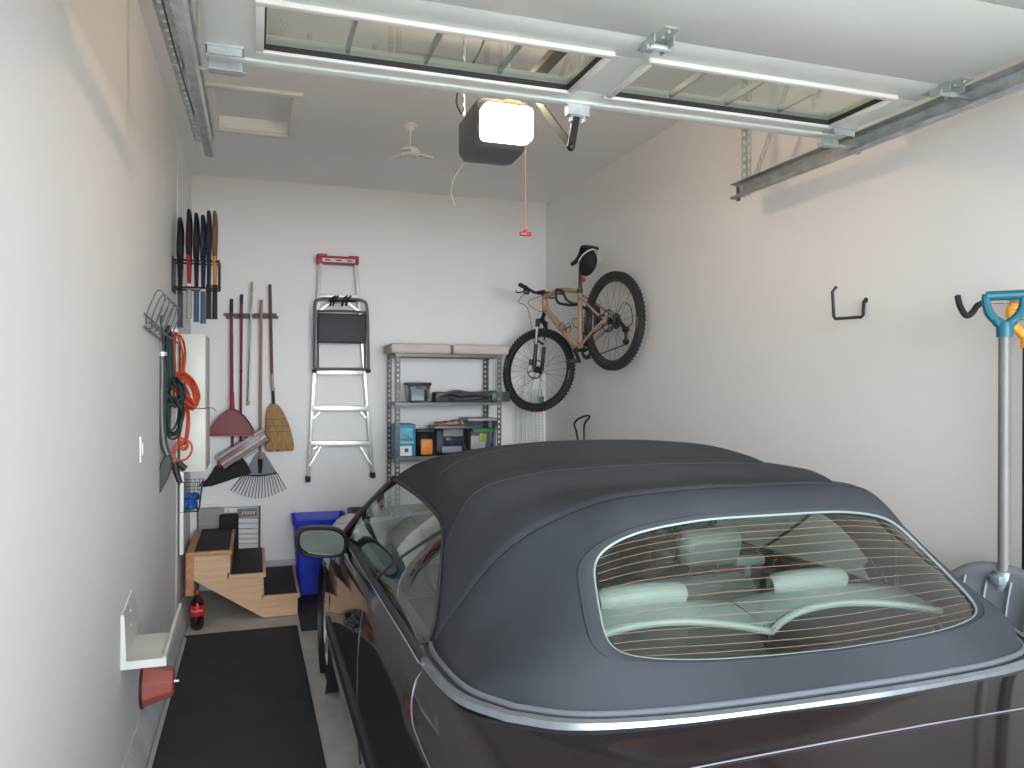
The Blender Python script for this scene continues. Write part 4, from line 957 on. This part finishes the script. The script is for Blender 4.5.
for i, (x0, x1, z) in enumerate(steps):
    th = .030; tm = WOODD if i == 0 else WOOD
    tb = MB().bb((x0, YS-.012, z-th), (x1+.012, YE, z), bev=.003).build('tread', tm, sp_)
    MB().bb((x0+(.055 if i == 0 else .012), YS+.012, z), (x1-.008, YE-.02, z+.006), bev=.002).build('tread_mat', BLACKR, tb, label='black rubber tread mat')
    rx = x1-.02
    MB().bb((rx, YS+.03, max(.005, z-.165)), (rx+.018, YE-.03, z-th)).build('riser', WOOD, sp_)
MB().bb((-.455, YS-.004, .20), (-.40, YS+.034, .472), bev=.002).build('post', WOODD, sp_)
# wire rack panel standing behind the steps
wr = thing('wire_rack_panel', (-.15, 6.55, .2), 'chrome-grey wire rack panel standing behind the steps against the back wall', 'wire rack')
def RP(px, py): return at(px, py, Y=6.655)
for y0, y1 in ((508, 506.5), (514, 512.5), (519, 518), (524, 523), (529, 528.5), (534, 533.5), (539, 538.5), (544, 543.5)):
    MB().tube([RP(197, y0), RP(259.5, y1)], .0045, 6).build('rod', GALV, wr)
MB().tube([RP(259.6, 506), RP(259, 590)], .008, 8).build('upright', DKGALV, wr); MB().tube([RP(228.5, 506.5), RP(228.5, 514)], .004, 6).build('short_rod', GALV, wr); MB().tube([RP(197.5, 507), RP(198.3, 590)], .006, 8).build('upright', DKGALV, wr)
q = MB(); c0 = at(247.5, 512.6, Y=6.645); q.box(c0, (.155, .006, .068)); lt = q.build('tag_plate', mat('brown_tag', (.20, .16, .13), .6), wr)
q = MB()
for k in range(5): q.bar(c0+V((-.045+k*.022, -.005, -.012)), c0+V((-.03+k*.022, -.005, .010)), .006, .002, up=(0, 1, 0))
q.build('tag_marks', WHITE, lt)
q = MB(); q.box(at(229, 531, Y=6.60)+V((0, 0, -.02)), (.145, .05, .32), bev=.02, seg=3); tag(q.build('black_pouch', mat('black_fabric', (.012, .012, .014), .85)), 'black pouch hanging on the wire rack behind the steps', 'pouch')
# cola bottle
bo_ = thing('cola_bottle', (-.375, 5.62, 0), 'two-litre cola bottle with a red label standing on the floor under the steps', 'bottle')
bc = V((-.372, 5.62, 0))
COLA = mat('cola', (.012, .004, .003), .08, coat=1)
MB().lathe([(a*.84, b*.86) for a, b in [(0, .012), (.030, .0), (.046, .012), (.054, .035), (.054, .085), (.051, .098), (.051, .12), (0, .12)]], bc, (0, 0, 1), 28).build('bottle', COLA, bo_, label='dark cola filled lower half')
MB().lathe([(a*.84, b*.86) for a, b in [(.052, .12), (.054, .17), (.052, .205), (.040, .235), (.022, .262), (.014, .275), (.013, .29), (0, .29)]], bc, (0, 0, 1), 28).build('bottle_top', glass('brown_clear', (.55, .42, .38)), bo_)
MB().lathe([(a*.84, b*.86) for a, b in [(.016, .283), (.016, .308), (0, .308)]], bc, (0, 0, 1), 20).build('cap', mat('cola_red', (.55, .01, .02), .35), bo_)
lb = MB().lathe([(a*.84, b*.86) for a, b in [(.0555, .115), (.0560, .12), (.0560, .195), (.0550, .20)]], bc, (0, 0, 1), 32).build('label_band', mat('cola_red', (.55, .01, .02), .35), bo_)
tx = D.curves.new('txt', 'FONT'); tx.body = 'Coca-Cola'; tx.size = .021; tx.shear = .35; tx.extrude = .0005
to = D.objects.new('txt', tx); COL.objects.link(to); bpy.context.view_layer.update()
me = D.meshes.new_from_object(to); D.objects.remove(to)
xs = [v.co.x for v in me.vertices]; xm = (min(xs)+max(xs))/2
bmt = bmesh.new(); bmt.from_mesh(me)
for v in bmt.verts:
    a = (v.co.x-xm)/.048; v.co = bc+V((math.sin(a)*.0482+0, -math.cos(a)*.0482-v.co.z, .130+v.co.y))
q = MB(); q.bm.free(); q.bm = bmt; q.build('lettering', WHITE, lb)
# bins
bn = thing('recycling_bin', (.53, 6.42, 0), 'tall blue plastic recycling bin beside the steps at the back wall', 'bin')
bxa, bxb, bya, byb = .275, .70, 6.20, 6.60
def ringr(x0, x1, y0, y1, z, r=.03, n=4):
    out = []
    for cx_, cy_, a0 in ((x1-r, y1-r, 0), (x0+r, y1-r, 90), (x0+r, y0+r, 180), (x1-r, y0+r, 270)):
        for k in range(n+1):
            a = math.radians(a0+90*k/n); out.append((cx_+r*math.cos(a), cy_+r*math.sin(a), z))
    return out
q = MB(); g = [ringr(bxa+.05, bxb-.03, bya+.04, byb-.04, .012), ringr(bxa+.015, bxb-.01, bya+.01, byb-.01, .56), ringr(bxa, bxb, bya, byb, .565), ringr(bxa-.004, bxb+.004, bya-.004, byb+.004, .60), ringr(bxa+.006, bxb-.006, bya+.006, byb-.006, .602), ringr(bxa+.02, bxb-.02, bya+.02, byb-.02, .55), ringr(bxa+.06, bxb-.04, bya+.05, byb-.05, .03)]
q.grid(g, closed=True); q.face(q.bm.verts[:20]); q.face(q.bm.verts[-20:]); q.build('bin_body', BLUE, bn, smooth=50)
MB().bar((bxa+.08, bya-.012, .52), (bxb-.08, bya-.012, .52), .02, .012, bev=.004).build('handle', BLUE, bn)
b2 = thing('grey_bin', (.90, 6.42, 0), 'dark grey bin to the right of the blue bin, mostly hidden by the car', 'bin')
q = MB(); bxa, bxb = .735, 1.04
g = [ringr(bxa+.03, bxb-.03, bya+.04, byb-.02, .012), ringr(bxa, bxb, bya+.02, byb, .60), ringr(bxa-.005, bxb+.005, bya+.015, byb+.005, .625), ringr(bxa+.012, bxb-.012, bya+.03, byb-.012, .62), ringr(bxa+.04, bxb-.04, bya+.06, byb-.04, .4)]
q.grid(g, closed=True); q.face(q.bm.verts[:20]); q.face(q.bm.verts[-20:]); q.build('bin_body', mat('dark_grey_bin', (.04, .05, .05), .5), b2, smooth=50)
tag(MB().ball((.84, 6.36, .60), .055, 12, (1.3, .8, .6)).build('red_can', RED, smooth=70), 'small red and white wrapper on top of the grey bin', 'wrapper')
q = MB(); random.seed(9)
q.ball((.70, 5.95, .50), .17, 24, (1.0, .8, 1.05))
for v in q.bm.verts: v.co += V((random.uniform(-.008, .008), random.uniform(-.008, .008), random.uniform(-.008, .008)))
for v in q.bm.verts:
    if v.co.z < .5: v.co.z = .5-(.5-v.co.z)*2.4
mz = min(v.co.z for v in q.bm.verts)
for v in q.bm.verts:
    if v.co.z < .5: v.co.z = .5*(v.co.z-mz)/(.5-mz)
tag(q.build('white_bag', mat('white_bag', (.62, .60, .60), .5, bump=.8, bscale=12), smooth=80), 'white plastic bag slumped in front of the bins beside the car', 'bag')

# ============================================================== RIGHT WALL
def Rp(px, py, X): return at(px, py, X=X)
hz = at(866, 303, X=XR)
t = thing('wall_hook', (XR, hz.y, hz.z-.1), 'empty black square-bent hook alone on the right wall', 'hook')
yy = hz.y
MB().tube([(XR, yy, hz.z+.012), (XR-.012, yy, hz.z+.008), (XR-.016, yy, hz.z-.055), (XR-.026, yy, hz.z-.063), (XR-.176, yy-.012, hz.z-.076), (XR-.184, yy-.012, hz.z-.066), (XR-.194, yy-.015, hz.z+.040), (XR-.178, yy-.02, hz.z+.062)], .0070, 8).build('hook_arm', BLACK, t)
MB().lathe([(0, 0), (.012, 0), (.012, .003), (0, .003)], (XR, yy, hz.z+.012), (-1, 0, 0), 12).build('screw_flange', BLACK, t)
h2 = V((XR, 2.12, 1.965))
t = thing('rubber_hook', (XR, 2.1, 1.9), 'black rubber-coated double hook holding the teal-handled shovel on the right wall', 'hook')
MB().tube(smoothpath([at(957.5, 296, X=2.34), at(960, 306, X=2.36), at(966, 315.5, X=2.39), at(972, 313, X=2.42), at(977, 306, X=2.44), at(982.5, 303, X=2.46)], 5), .0105, 10).build('coated_prong', BLACKR, t)
MB().tube([at(981, 303.3, X=2.455), at(1012, 302.5, X=XR-.005)], .0045, 8).build('steel_prong', CHROME, t)
MB().box((XR-.004, 2.02, 1.95), (.008, .06, .10), bev=.002).build('base_plate', CHROME, t)
# snow shovels
def shovel(label, hx, Yp, X, zt, hm, shm, scm, tilt=0):
    t = thing('snow_shovel', (X, Yp, zt-1.35), label, 'snow shovel', 'snow shovels on the right wall')
    # D handle in the plane facing the camera
    r = V((math.cos(math.radians(-40)), math.sin(math.radians(-40)), 0)); c = V((X, Yp, zt)); up = V((0, 0, 1))
    def hp(a, b): return c+r*(a*.82)+up*(b*.9 if b > -.2 else b)
    r2 = V((math.cos(math.radians(-84)), math.sin(math.radians(-84)), 0))
    MB().tube([hp(-.066, -.012), hp(.066, -.010)], .0165, 12).build('grip', hm, t)
    q = MB()
    for s_ in (-1, 1): q.tube(smoothpath([hp(.064*s_, -.005), hp(.066*s_, -.035), hp(.055*s_, -.075), hp(.026*s_, -.108), hp(.006*s_, -.125)], 5), [.014]*9+[.015]*6+[.017]*6, 10)
    q.tube([hp(0, -.11), hp(0, -.135), hp(0, -.165)], [.022, .026, .025], 14)
    q.build('d_handle', hm, t)
    MB().tube([hp(0, -.14), hp(0, -.96)], .019, 14).build('shaft', shm, t)
    MB().tube([hp(0, -.93), hp(0, -.97), hp(0, -1.03)], [.030, .032, .026], 12).box(hp(0, -.955), (.09, .04, .03), bev=.006).build('ferrule', mat('blue_grey_ferrule', (.30, .36, .42), .35, .4), t)
    q = MB(); rows = []
    for j in range(13):
        f = j/12; zz = -.925-.38*f; row = []
        for i in range(25):
            a = -1+2*i/24; w_ = .175
            row.append(c+r2*(a*w_)+up*(zz-.02*(1-a*a)*-1-.05*abs(a)**3*(1-f)*1)+V((-.045*math.sin(f*PI*.8)-.03*a*a, 0, 0)))
        rows.append(row)
    q.grid(rows); o = q.build('scoop', scm, t, solid=.006, smooth=70)
    for k in (-.11, -.04, .04, .11):
        MB().tube([c+r2*k+up*(-.975-.34*f/6+.02*(1-(k/.175)**2))+V((-.045*math.sin((.05+.34*f/6)/.38*PI*.8)-.03*(k/.175)**2-.006, 0, 0)) for f in range(7)], .005, 6).build('rib', scm, o)
    return t
sa = at(1005, 296, X=2.37)
shovel('snow shovel with a teal D-grip and grey shaft hanging on the right wall', 0, sa.y, 2.37, sa.z+.012, TEAL, mat('grey_shaft', (.20, .195, .19), .5, .3), GREYP)
sb2 = at(1029, 322, X=2.50)
shovel('snow shovel with a yellow-orange grip and black shaft, behind the teal-handled one', 0, sb2.y, 2.50, sb2.z+.06, YELL, BLACK, mat('blue_grey_plastic', (.13, .15, .19), .4))
# black bent-tube stand by the far wall
t = thing('tube_bracket', (2.50, 5.3, .8), 'black bent-tube bracket on the right wall showing above the car roof', 'bracket')
MB().tube(smoothpath([at(578.5, 446, X=2.42), at(576.5, 432, X=2.42), at(574.3, 424, X=2.42), at(579, 418.5, X=2.45), at(587, 415.7, X=2.50), at(589.5, 417, X=2.51), at(585, 423, X=2.50), at(584, 430, X=2.50), at(584.3, 446, X=2.50)], 5), .0085, 8).build('bent_tube', BLACK, t)
ta, tb = at(578.5, 446, X=2.42), at(584.3, 446, X=2.50)
MB().tube(smoothpath([ta, ta-V((0, 0, .10)), V((2.46, ta.y-.05, ta.z-.15)), V((XR-.006, ta.y-.10, ta.z-.16))], 5), .0085, 8).tube(smoothpath([tb, tb-V((0, 0, .08)), V((2.52, tb.y, tb.z-.14)), V((XR-.006, tb.y, tb.z-.16))], 5), .0085, 8).build('lower_tube', BLACK, t)
MB().bb((XR-.008, min(ta.y-.14, tb.y-.05), ta.z-.20), (XR, max(ta.y, tb.y+.05), ta.z-.12), bev=.002).build('wall_plate', BLACK, t)

# ================================================================ BICYCLE
RH = V((2.44, 5.035, 2.126)); FH = V((2.2596, 6.0985, 1.789))
e1 = (FH-RH).normalized(); e3 = (V((0, 0, 1))-e1*e1.z).normalized(); en = e1.cross(e3)   # en points to the wall side
def K(a, b, c=0): return RH+e1*a+e3*b+en*c
bike = thing('mountain_bicycle', K(.5, -.4), 'tan-framed mountain bicycle hung high on the right wall, front wheel turned to the corner', 'bicycle')
def wheel(o, ax, fwd, name, rotor_side):
    ax = ax.normalized(); Rr = .342
    w = MB(); w.lathe([(Rr-.042, -.014), (Rr-.034, -.024), (Rr-.010, -.026), (Rr+.006, -.020), (Rr+.012, -.008), (Rr+.012, .008), (Rr+.006, .020), (Rr-.010, .026), (Rr-.034, .024), (Rr-.042, .014), (Rr-.042, -.014)], o, ax, 72, up=fwd)
    d, a_, b_ = w.frame(ax, fwd)
    for k in range(72):
        th = 2*PI*k/72; c = o+(a_*math.cos(th)+b_*math.sin(th))*(Rr+.011); tn = -a_*math.sin(th)+b_*math.cos(th); rn = a_*math.cos(th)+b_*math.sin(th)
        for s_ in (-1, 1): w.box(c+ax*(.011*s_), (.016, .012, .007), Mx((ax, tn, rn)).transposed())
    wo = w.build(name, BLACKR, bike, smooth=40)
    MB().lathe([(Rr-.040, -.013), (Rr-.056, -.011), (Rr-.060, 0), (Rr-.056, .011), (Rr-.040, .013)], o, ax, 72, up=fwd).build('rim', mat('black_rim', (.02, .02, .022), .3), wo)
    MB().lathe([(0, -.055), (.010, -.055), (.011, -.038), (.028, -.032), (.028, -.028), (.014, -.02), (.014, .02), (.028, .028), (.028, .032), (.011, .038), (.010, .055), (0, .055)], o, ax, 20).build('hub', BLACK, wo)
    for k in range(28):
        th = 2*PI*k/28; s_ = 1 if k % 2 else -1; lead = .9*(1 if (k//2) % 2 else -1)
        p0 = o+(a_*math.cos(th+lead)+b_*math.sin(th+lead))*.026+ax*(.030*s_); p1 = o+(a_*math.cos(th)+b_*math.sin(th))*(Rr-.058)
        MB().tube([p0, p1], .0012, 4).build('spoke', mat('spoke_steel', (.10, .10, .105), .35, .8), wo)
    r_ = MB(); c = o+ax*(rotor_side*.042)
    r_.tube([c+(a_*math.cos(t_)+b_*math.sin(t_))*.078 for t_ in [2*PI*i/36 for i in range(36)]], [.0055]*36, 4, closed=True)
    for k in range(6):
        t_ = k*PI/3; r_.tube([c+(a_*math.cos(t_)+b_*math.sin(t_))*.02, c+(a_*math.cos(t_+.4)+b_*math.sin(t_+.4))*.077], .0028, 4)
    r_.build('brake_rotor', mat('rotor_steel', (.09, .09, .095), .35, .9), wo)
    q = MB()
    for t0 in (1.9, 5.0):
        q.tube([o+(a_*math.cos(t0+i*.03)+b_*math.sin(t0+i*.03))*(Rr-.018)-ax*.0262 for i in range(9)], .0022, 4); q.tube([o+(a_*math.cos(t0+i*.03)+b_*math.sin(t0+i*.03))*(Rr-.018)+ax*.0262 for i in range(9)], .0022, 4)
    q.build('sidewall_print', mat('print_orange', (.50, .28, .08), .6), wo)
    return wo
wheel(RH, en, e1, 'rear_wheel', -1)
sa_ = math.radians(28)
fdir = (e1*math.cos(sa_)-en*math.sin(sa_)).normalized(); fax = e3.cross(fdir)*-1
fax = fdir.cross(e3).normalized()
wheel(FH, fax, fdir, 'front_wheel', -1)
ST, BBk, HT, HB = K(.335, .40), K(.455, -.055), K(.845, .555), K(.875, .435)
fr_ = MB(); fr_.tube([BBk, ST], [.019, .0175], 12); fo = fr_.build('frame', TAN, bike)
for nm, pts, r_ in (('top_tube', [K(.352, .385), K(.60, .50), K(.85, .545)], [.017, .019, .021]), ('down_tube', [BBk, K(.62, .13), K(.868, .455)], [.023, .027, .027]), ('head_tube', [HB, HT], [.026, .024])):
    MB().tube(smoothpath(pts, 4), [r_[0]+(r_[-1]-r_[0])*i/max(1, (len(pts)-1)*4) for i in range((len(pts)-1)*4+1)], 14).build(nm, TAN, fo)
for s_ in (-1, 1):
    MB().tube(smoothpath([K(.345, .345, .02*s_), K(.26, .27, .04*s_), K(.10, .10, .062*s_), K(.0, .01, .066*s_)], 4), .009, 8).build('seat_stay', TAN, fo)
    MB().tube(smoothpath([K(.44, -.05, .03*s_), K(.34, -.035, .045*s_), K(.12, .0, .062*s_), K(0, 0, .066*s_)], 4), .0105, 8).build('chain_stay', TAN, fo)
    MB().prism([K(-.015, -.015, .064*s_), K(.03, -.012, .064*s_), K(.035, .03, .064*s_), K(0, .03, .064*s_)], en*(.006*s_)).build('dropout', TAN, fo)
MB().tube([K(.455, -.055, -.04), K(.455, -.055, .04)], .021, 14).build('bottom_bracket', BLACK, fo)
q = MB()
for k in range(7): q.box(K(.60+.028*k, .105+.036*k, -.028), (.005, .004, .016), bev=.001)
q.build('frame_decal', mat('decal_dark', (.10, .06, .04), .5), fo)
# saddle post and saddle
MB().tube([ST-e3*.06+e1*.016, K(.262, .60)], .0140, 10).build('seat_post', BLACK, bike)
MB().tube([K(.345, .365), K(.335, .395)], .022, 12).build('seat_clamp', BLACK, bike)
q = MB(); rows = []
for i in range(13):
    f = i/12; a = .385-.27*f; wd = .014+.072*(f**1.5); zz = .635+.012*f*f-.01*math.sin(PI*f)
    rows.append([K(a, zz+.018*math.cos(t_)-.006, wd*math.sin(t_)) for t_ in [2*PI*k/16 for k in range(16)]])
q.grid(rows, closed=True); q.face(q.bm.verts[:16]); q.face(q.bm.verts[-16:]); q.build('saddle', BLACK, bike, smooth=60)
MB().tube([K(.33, .62, .02), K(.18, .605, .022)], .0035, 6).build('saddle_rail', BLACK, bike)
MB().tube([K(.33, .62, -.02), K(.18, .605, -.022)], .0035, 6).build('saddle_rail', BLACK, bike)
q = MB(); q.lathe([(0, -.012), (.016, -.010), (.020, 0), (.016, .012), (0, .014)], K(.268, .445, 0), -e1-e3*.1, 16); q.build('tail_reflector', mat('reflector_red', (.75, .02, .02), .25, emit=(.7, .02, .02), es=0), bike)
bag = thing('saddle_bag', K(.15, .52), 'black saddle bag with a pale reflective band under the bicycle saddle', 'bag')
q = MB(); q.ball(K(.175, .535), .092, 20, (1, 1, 1)); 
for v in q.bm.verts:
    p = v.co-K(.175, .535); a, b, c = p.dot(e1), p.dot(e3), p.dot(en); v.co = K(.175+a*1.05-.25*b, .535+b*.92, c*.62)
q.build('pouch', mat('bag_black', (.012, .012, .013), .8, bump=.3), bag, smooth=70)
MB().tube([K(.172+.096*math.cos(t_), .575+.030*math.cos(t_)*-1, .062*math.sin(t_)) for t_ in [2*PI*i/28 for i in range(28)]], .005, 6, closed=True).build('reflective_band', mat('band', (.75, .76, .76), .4), bag)
# fork
down = e3*-1
def fk(a, b, c): return FH+fdir*a+e3*b+fax*c
cr_ = (HB-FH); ch = cr_.dot(e3)
for s_ in (-1, 1):
    MB().tube([fk(.0, .0, .062*s_)+V((0, 0, 0)), fk(-.055, .20, .062*s_)], .0165, 10).build('fork_lower', BLACK, bike)
    MB().tube([fk(-.052, .19, .062*s_), fk(-.10, .36, .062*s_)], .0125, 10).build('fork_stanchion', CHROME, bike)
    MB().tube([fk(-.096, .345, .062*s_), fk(-.112, .41, .062*s_)], .019, 10).build('fork_leg_top', BLACK, bike)
MB().tube([fk(-.104, .385, -.062), fk(-.112, .42, 0), fk(-.104, .385, .062)], .022, 10).build('fork_crown', BLACK, bike)
MB().tube([fk(-.112, .41, 0), HB], .018, 10).build('steerer', BLACK, bike)
MB().tube([fk(-.06, .22, -.062), fk(-.045, .245, 0), fk(-.06, .22, .062)], .010, 8).build('fork_arch', BLACK, bike)
MB().box(fk(.01, .06, -.075), (.03, .05, .05), bev=.008).build('brake_caliper', BLACK, bike)
# cockpit
HT2 = HT+(HT-HB).normalized()*.035
MB().tube([HT, HT2], .019, 12).build('spacer', BLACK, bike)
SC = HT2+fdir*.065+e3*.012
MB().tube([HT2, SC], .017, 10).build('stem', BLACK, bike)
def hb(c, a=0, b=0): return SC+fax*c+fdir*a+e3*(b*.5+.16*c)
MB().tube(smoothpath([hb(-.34, -.05, .035), hb(-.2, -.02, .03), hb(-.07, 0, .004), hb(0), hb(.07, 0, .004), hb(.2, -.02, .03), hb(.34, -.05, .035)], 5), .0125, 10).build('handlebar', BLACK, bike)
for s_ in (-1, 1):
    MB().tube([hb(.22*s_, -.024, .031), hb(.35*s_, -.052, .035)], .0175, 12).build('grip', BLACKR, bike)
    MB().tube(smoothpath([hb(.17*s_, -.015, .028), hb(.18*s_, .035, .01), hb(.26*s_, .04, -.015), hb(.32*s_, .015, -.02)], 4), .0065, 8).build('brake_lever', BLACK, bike)
    MB().box(hb(.165*s_, .01, .0), (.05, .04, .05), bev=.012).build('shifter', BLACK, bike)
cb1 = [hb(-.15, .03, .0), hb(-.13, .12, -.10), hb(-.05, .09, -.24), fk(-.05, .20, -.08)]
MB().tube(smoothpath(cb1, 5), .0026, 6).build('brake_hose', BLACK, bike)
MB().tube(smoothpath([hb(.12, .03, .0), hb(.02, .12, -.08), K(.90, .44, -.05), K(.80, .40, -.03)], 5), .0026, 6).build('gear_cable', BLACK, bike)
# wall bracket arm holding the top tube
bh = thing('bicycle_hanger', K(.62, .56, .1), 'black folding wall hanger arm holding the bicycle by its top tube', 'bicycle hanger')
MB().tube(smoothpath([at(556, 289.5, Y=5.70), at(562, 291, Y=5.66), at(566, 299, Y=5.62), at(572, 303, Y=5.60), at(578, 304, Y=5.58)], 5), .011, 8).build('upper_arm', BLACK, bh)
MB().tube(smoothpath([at(556.5, 289.5, Y=5.70), at(556, 297, Y=5.70), at(559, 303, Y=5.68), at(570, 305, Y=5.62), at(578, 304.5, Y=5.58)], 5), .011, 8).build('lower_arm', BLACK, bh)
MB().bar(at(578, 304, Y=5.58), (XR-.01, 5.55, 2.21), .02, .02).build('arm_base', BLACK, bh); MB().bb((XR-.012, 5.50, 2.12), (XR, 5.60, 2.30), bev=.003).build('wall_plate', BLACK, bh)
# bottle cage
q = MB()
for off in (-.028, .028):
    q.tube(smoothpath([K(.60, .10, off*.4)+e3*.035, K(.585, .17, off), K(.60, .22, off), K(.66, .215, off), K(.695, .19, off*.5)], 4), .0030, 6)
q.tube([K(.60+.032*math.cos(t_), .175+.012*math.sin(t_), .036*math.sin(t_)) for t_ in [2*PI*i/20 for i in range(20)]], .003, 6, closed=True)
q.tube(smoothpath([K(.452, .12, 0), K(.50, .155, .0), K(.50, .21, 0), K(.425, .19, 0)], 4), .003, 6)
q.build('bottle_cage', BLACK, bike)
# drive train: chainring, cranks, cassette, derailleur, chain
q = MB(); q.lathe([(.045, .046), (.075, .046), (.078, .050), (.075, .054), (.045, .054), (.045, .046)], BBk, en, 32); q.build('chainring', BLACK, bike)
MB().tube([K(.455, -.055, -.055), K(.455, -.055, .06)], .012, 10).build('crank_axle', BLACK, bike)
ca = K(.455, -.055, -.062); cdir = (e1*-.35-e3*.94).normalized()
MB().bar(ca, ca+cdir*.11, .016, .026, up=en, bev=.004).build('crank_arm', BLACK, bike)
MB().bar(K(.455, -.055, .066), K(.455, -.055, .066)-cdir*.165, .016, .026, up=en, bev=.004).build('crank_arm', BLACK, bike)
MB().box(ca+cdir*.12-en*.055, (.09, .09, .025), bev=.008).build('pedal', BLACK, bike); MB().box(K(.455, -.055, .12)-cdir*.165, (.09, .09, .025), bev=.008).build('pedal', BLACK, bike)
q = MB()
for k in range(8): q.lathe([(0, .028+k*.004), (.058-.005*k, .028+k*.004), (.058-.005*k, .030+k*.004), (0, .030+k*.004)], RH, en, 28)
q.build('cassette', mat('cassette_steel', (.10, .10, .10), .35, .8), bike)
DR = K(-.035, -.075, .07)
MB().tube([K(0, -.012, .07), DR], .014, 8).tube([DR, DR-e3*.085+e1*.02], .011, 8).ball(DR, .026, 12).ball(DR-e3*.085+e1*.02, .024, 12).build('rear_derailleur', BLACK, bike)
MB().tube([K(.455, .02, .05), K(0, .045, .045)], .0045, 6).tube([K(.455, -.13, .05), DR-e3*.105+e1*.02], .0045, 6).build('chain', BLACK, bike)
MB().tube(smoothpath([K(.02, .07, .07), K(-.06, .12, .075), K(-.13, .06, .075), K(-.12, -.05, .075), DR], 5), .003, 6).build('shift_cable', BLACK, bike)
MB().box(K(.045, .045, -.06), (.03, .05, .04), bev=.008).build('rear_caliper', BLACK, bike)
# ================================================================== LIGHT
w = D.worlds.new('world'); bpy.context.scene.world = w; w.use_nodes = True
bg = w.node_tree.nodes['Background']; bg.inputs[0].default_value = (.86, .93, 1.0, 1); bg.inputs[1].default_value = 1
wn = w.node_tree; tcw = wn.nodes.new('ShaderNodeTexCoord'); sep = wn.nodes.new('ShaderNodeSeparateXYZ'); wn.links.new(tcw.outputs['Generated'], sep.inputs[0])
neg = wn.nodes.new('ShaderNodeMath'); neg.operation = 'MULTIPLY'; neg.inputs[1].default_value = -1; neg.use_clamp = True; wn.links.new(sep.outputs['Y'], neg.inputs[0])
pw = wn.nodes.new('ShaderNodeMath'); pw.operation = 'POWER'; pw.inputs[1].default_value = 9; wn.links.new(neg.outputs[0], pw.inputs[0])
sm = wn.nodes.new('ShaderNodeMath'); sm.operation = 'MULTIPLY_ADD'; sm.inputs[1].default_value = 21; sm.inputs[2].default_value = 2.9; wn.links.new(pw.outputs[0], sm.inputs[0]); wn.links.new(sm.outputs[0], bg.inputs[1])
pl_ = D.lights.new('portal', 'AREA'); pl_.shape = 'RECTANGLE'; pl_.size = OR_-OL; pl_.size_y = OT; pl_.cycles.is_portal = True
po = D.objects.new('portal', pl_); COL.objects.link(po); po.location = ((OL+OR_)/2, YF-.16, OT/2); po.rotation_euler = (math.radians(90), 0, 0)
for k, x in enumerate((.96, 1.12)):
    bl = D.lights.new('opener_bulb', 'POINT'); bl.energy = 9.5; bl.color = (1, .76, .55); bl.shadow_soft_size = .06
    bo = D.objects.new('opener_bulb', bl); COL.objects.link(bo); bo.location = (x, 3.10, 2.925)
sn = D.lights.new('sun', 'SUN'); sn.energy = 17; sn.angle = math.radians(8); sn.color = (1, .95, .88)
so = D.objects.new('sun', sn); COL.objects.link(so); so.rotation_euler = (math.radians(-32), math.radians(10), 0)
sc = bpy.context.scene
sc.view_settings.view_transform = 'Standard'; sc.view_settings.look = 'None'; sc.view_settings.exposure = 0.18; sc.view_settings.gamma = 1
sc.view_settings.use_curve_mapping = False
sc.cycles.diffuse_bounces = 10; sc.cycles.max_bounces = 14; sc.cycles.transparent_max_bounces = 16
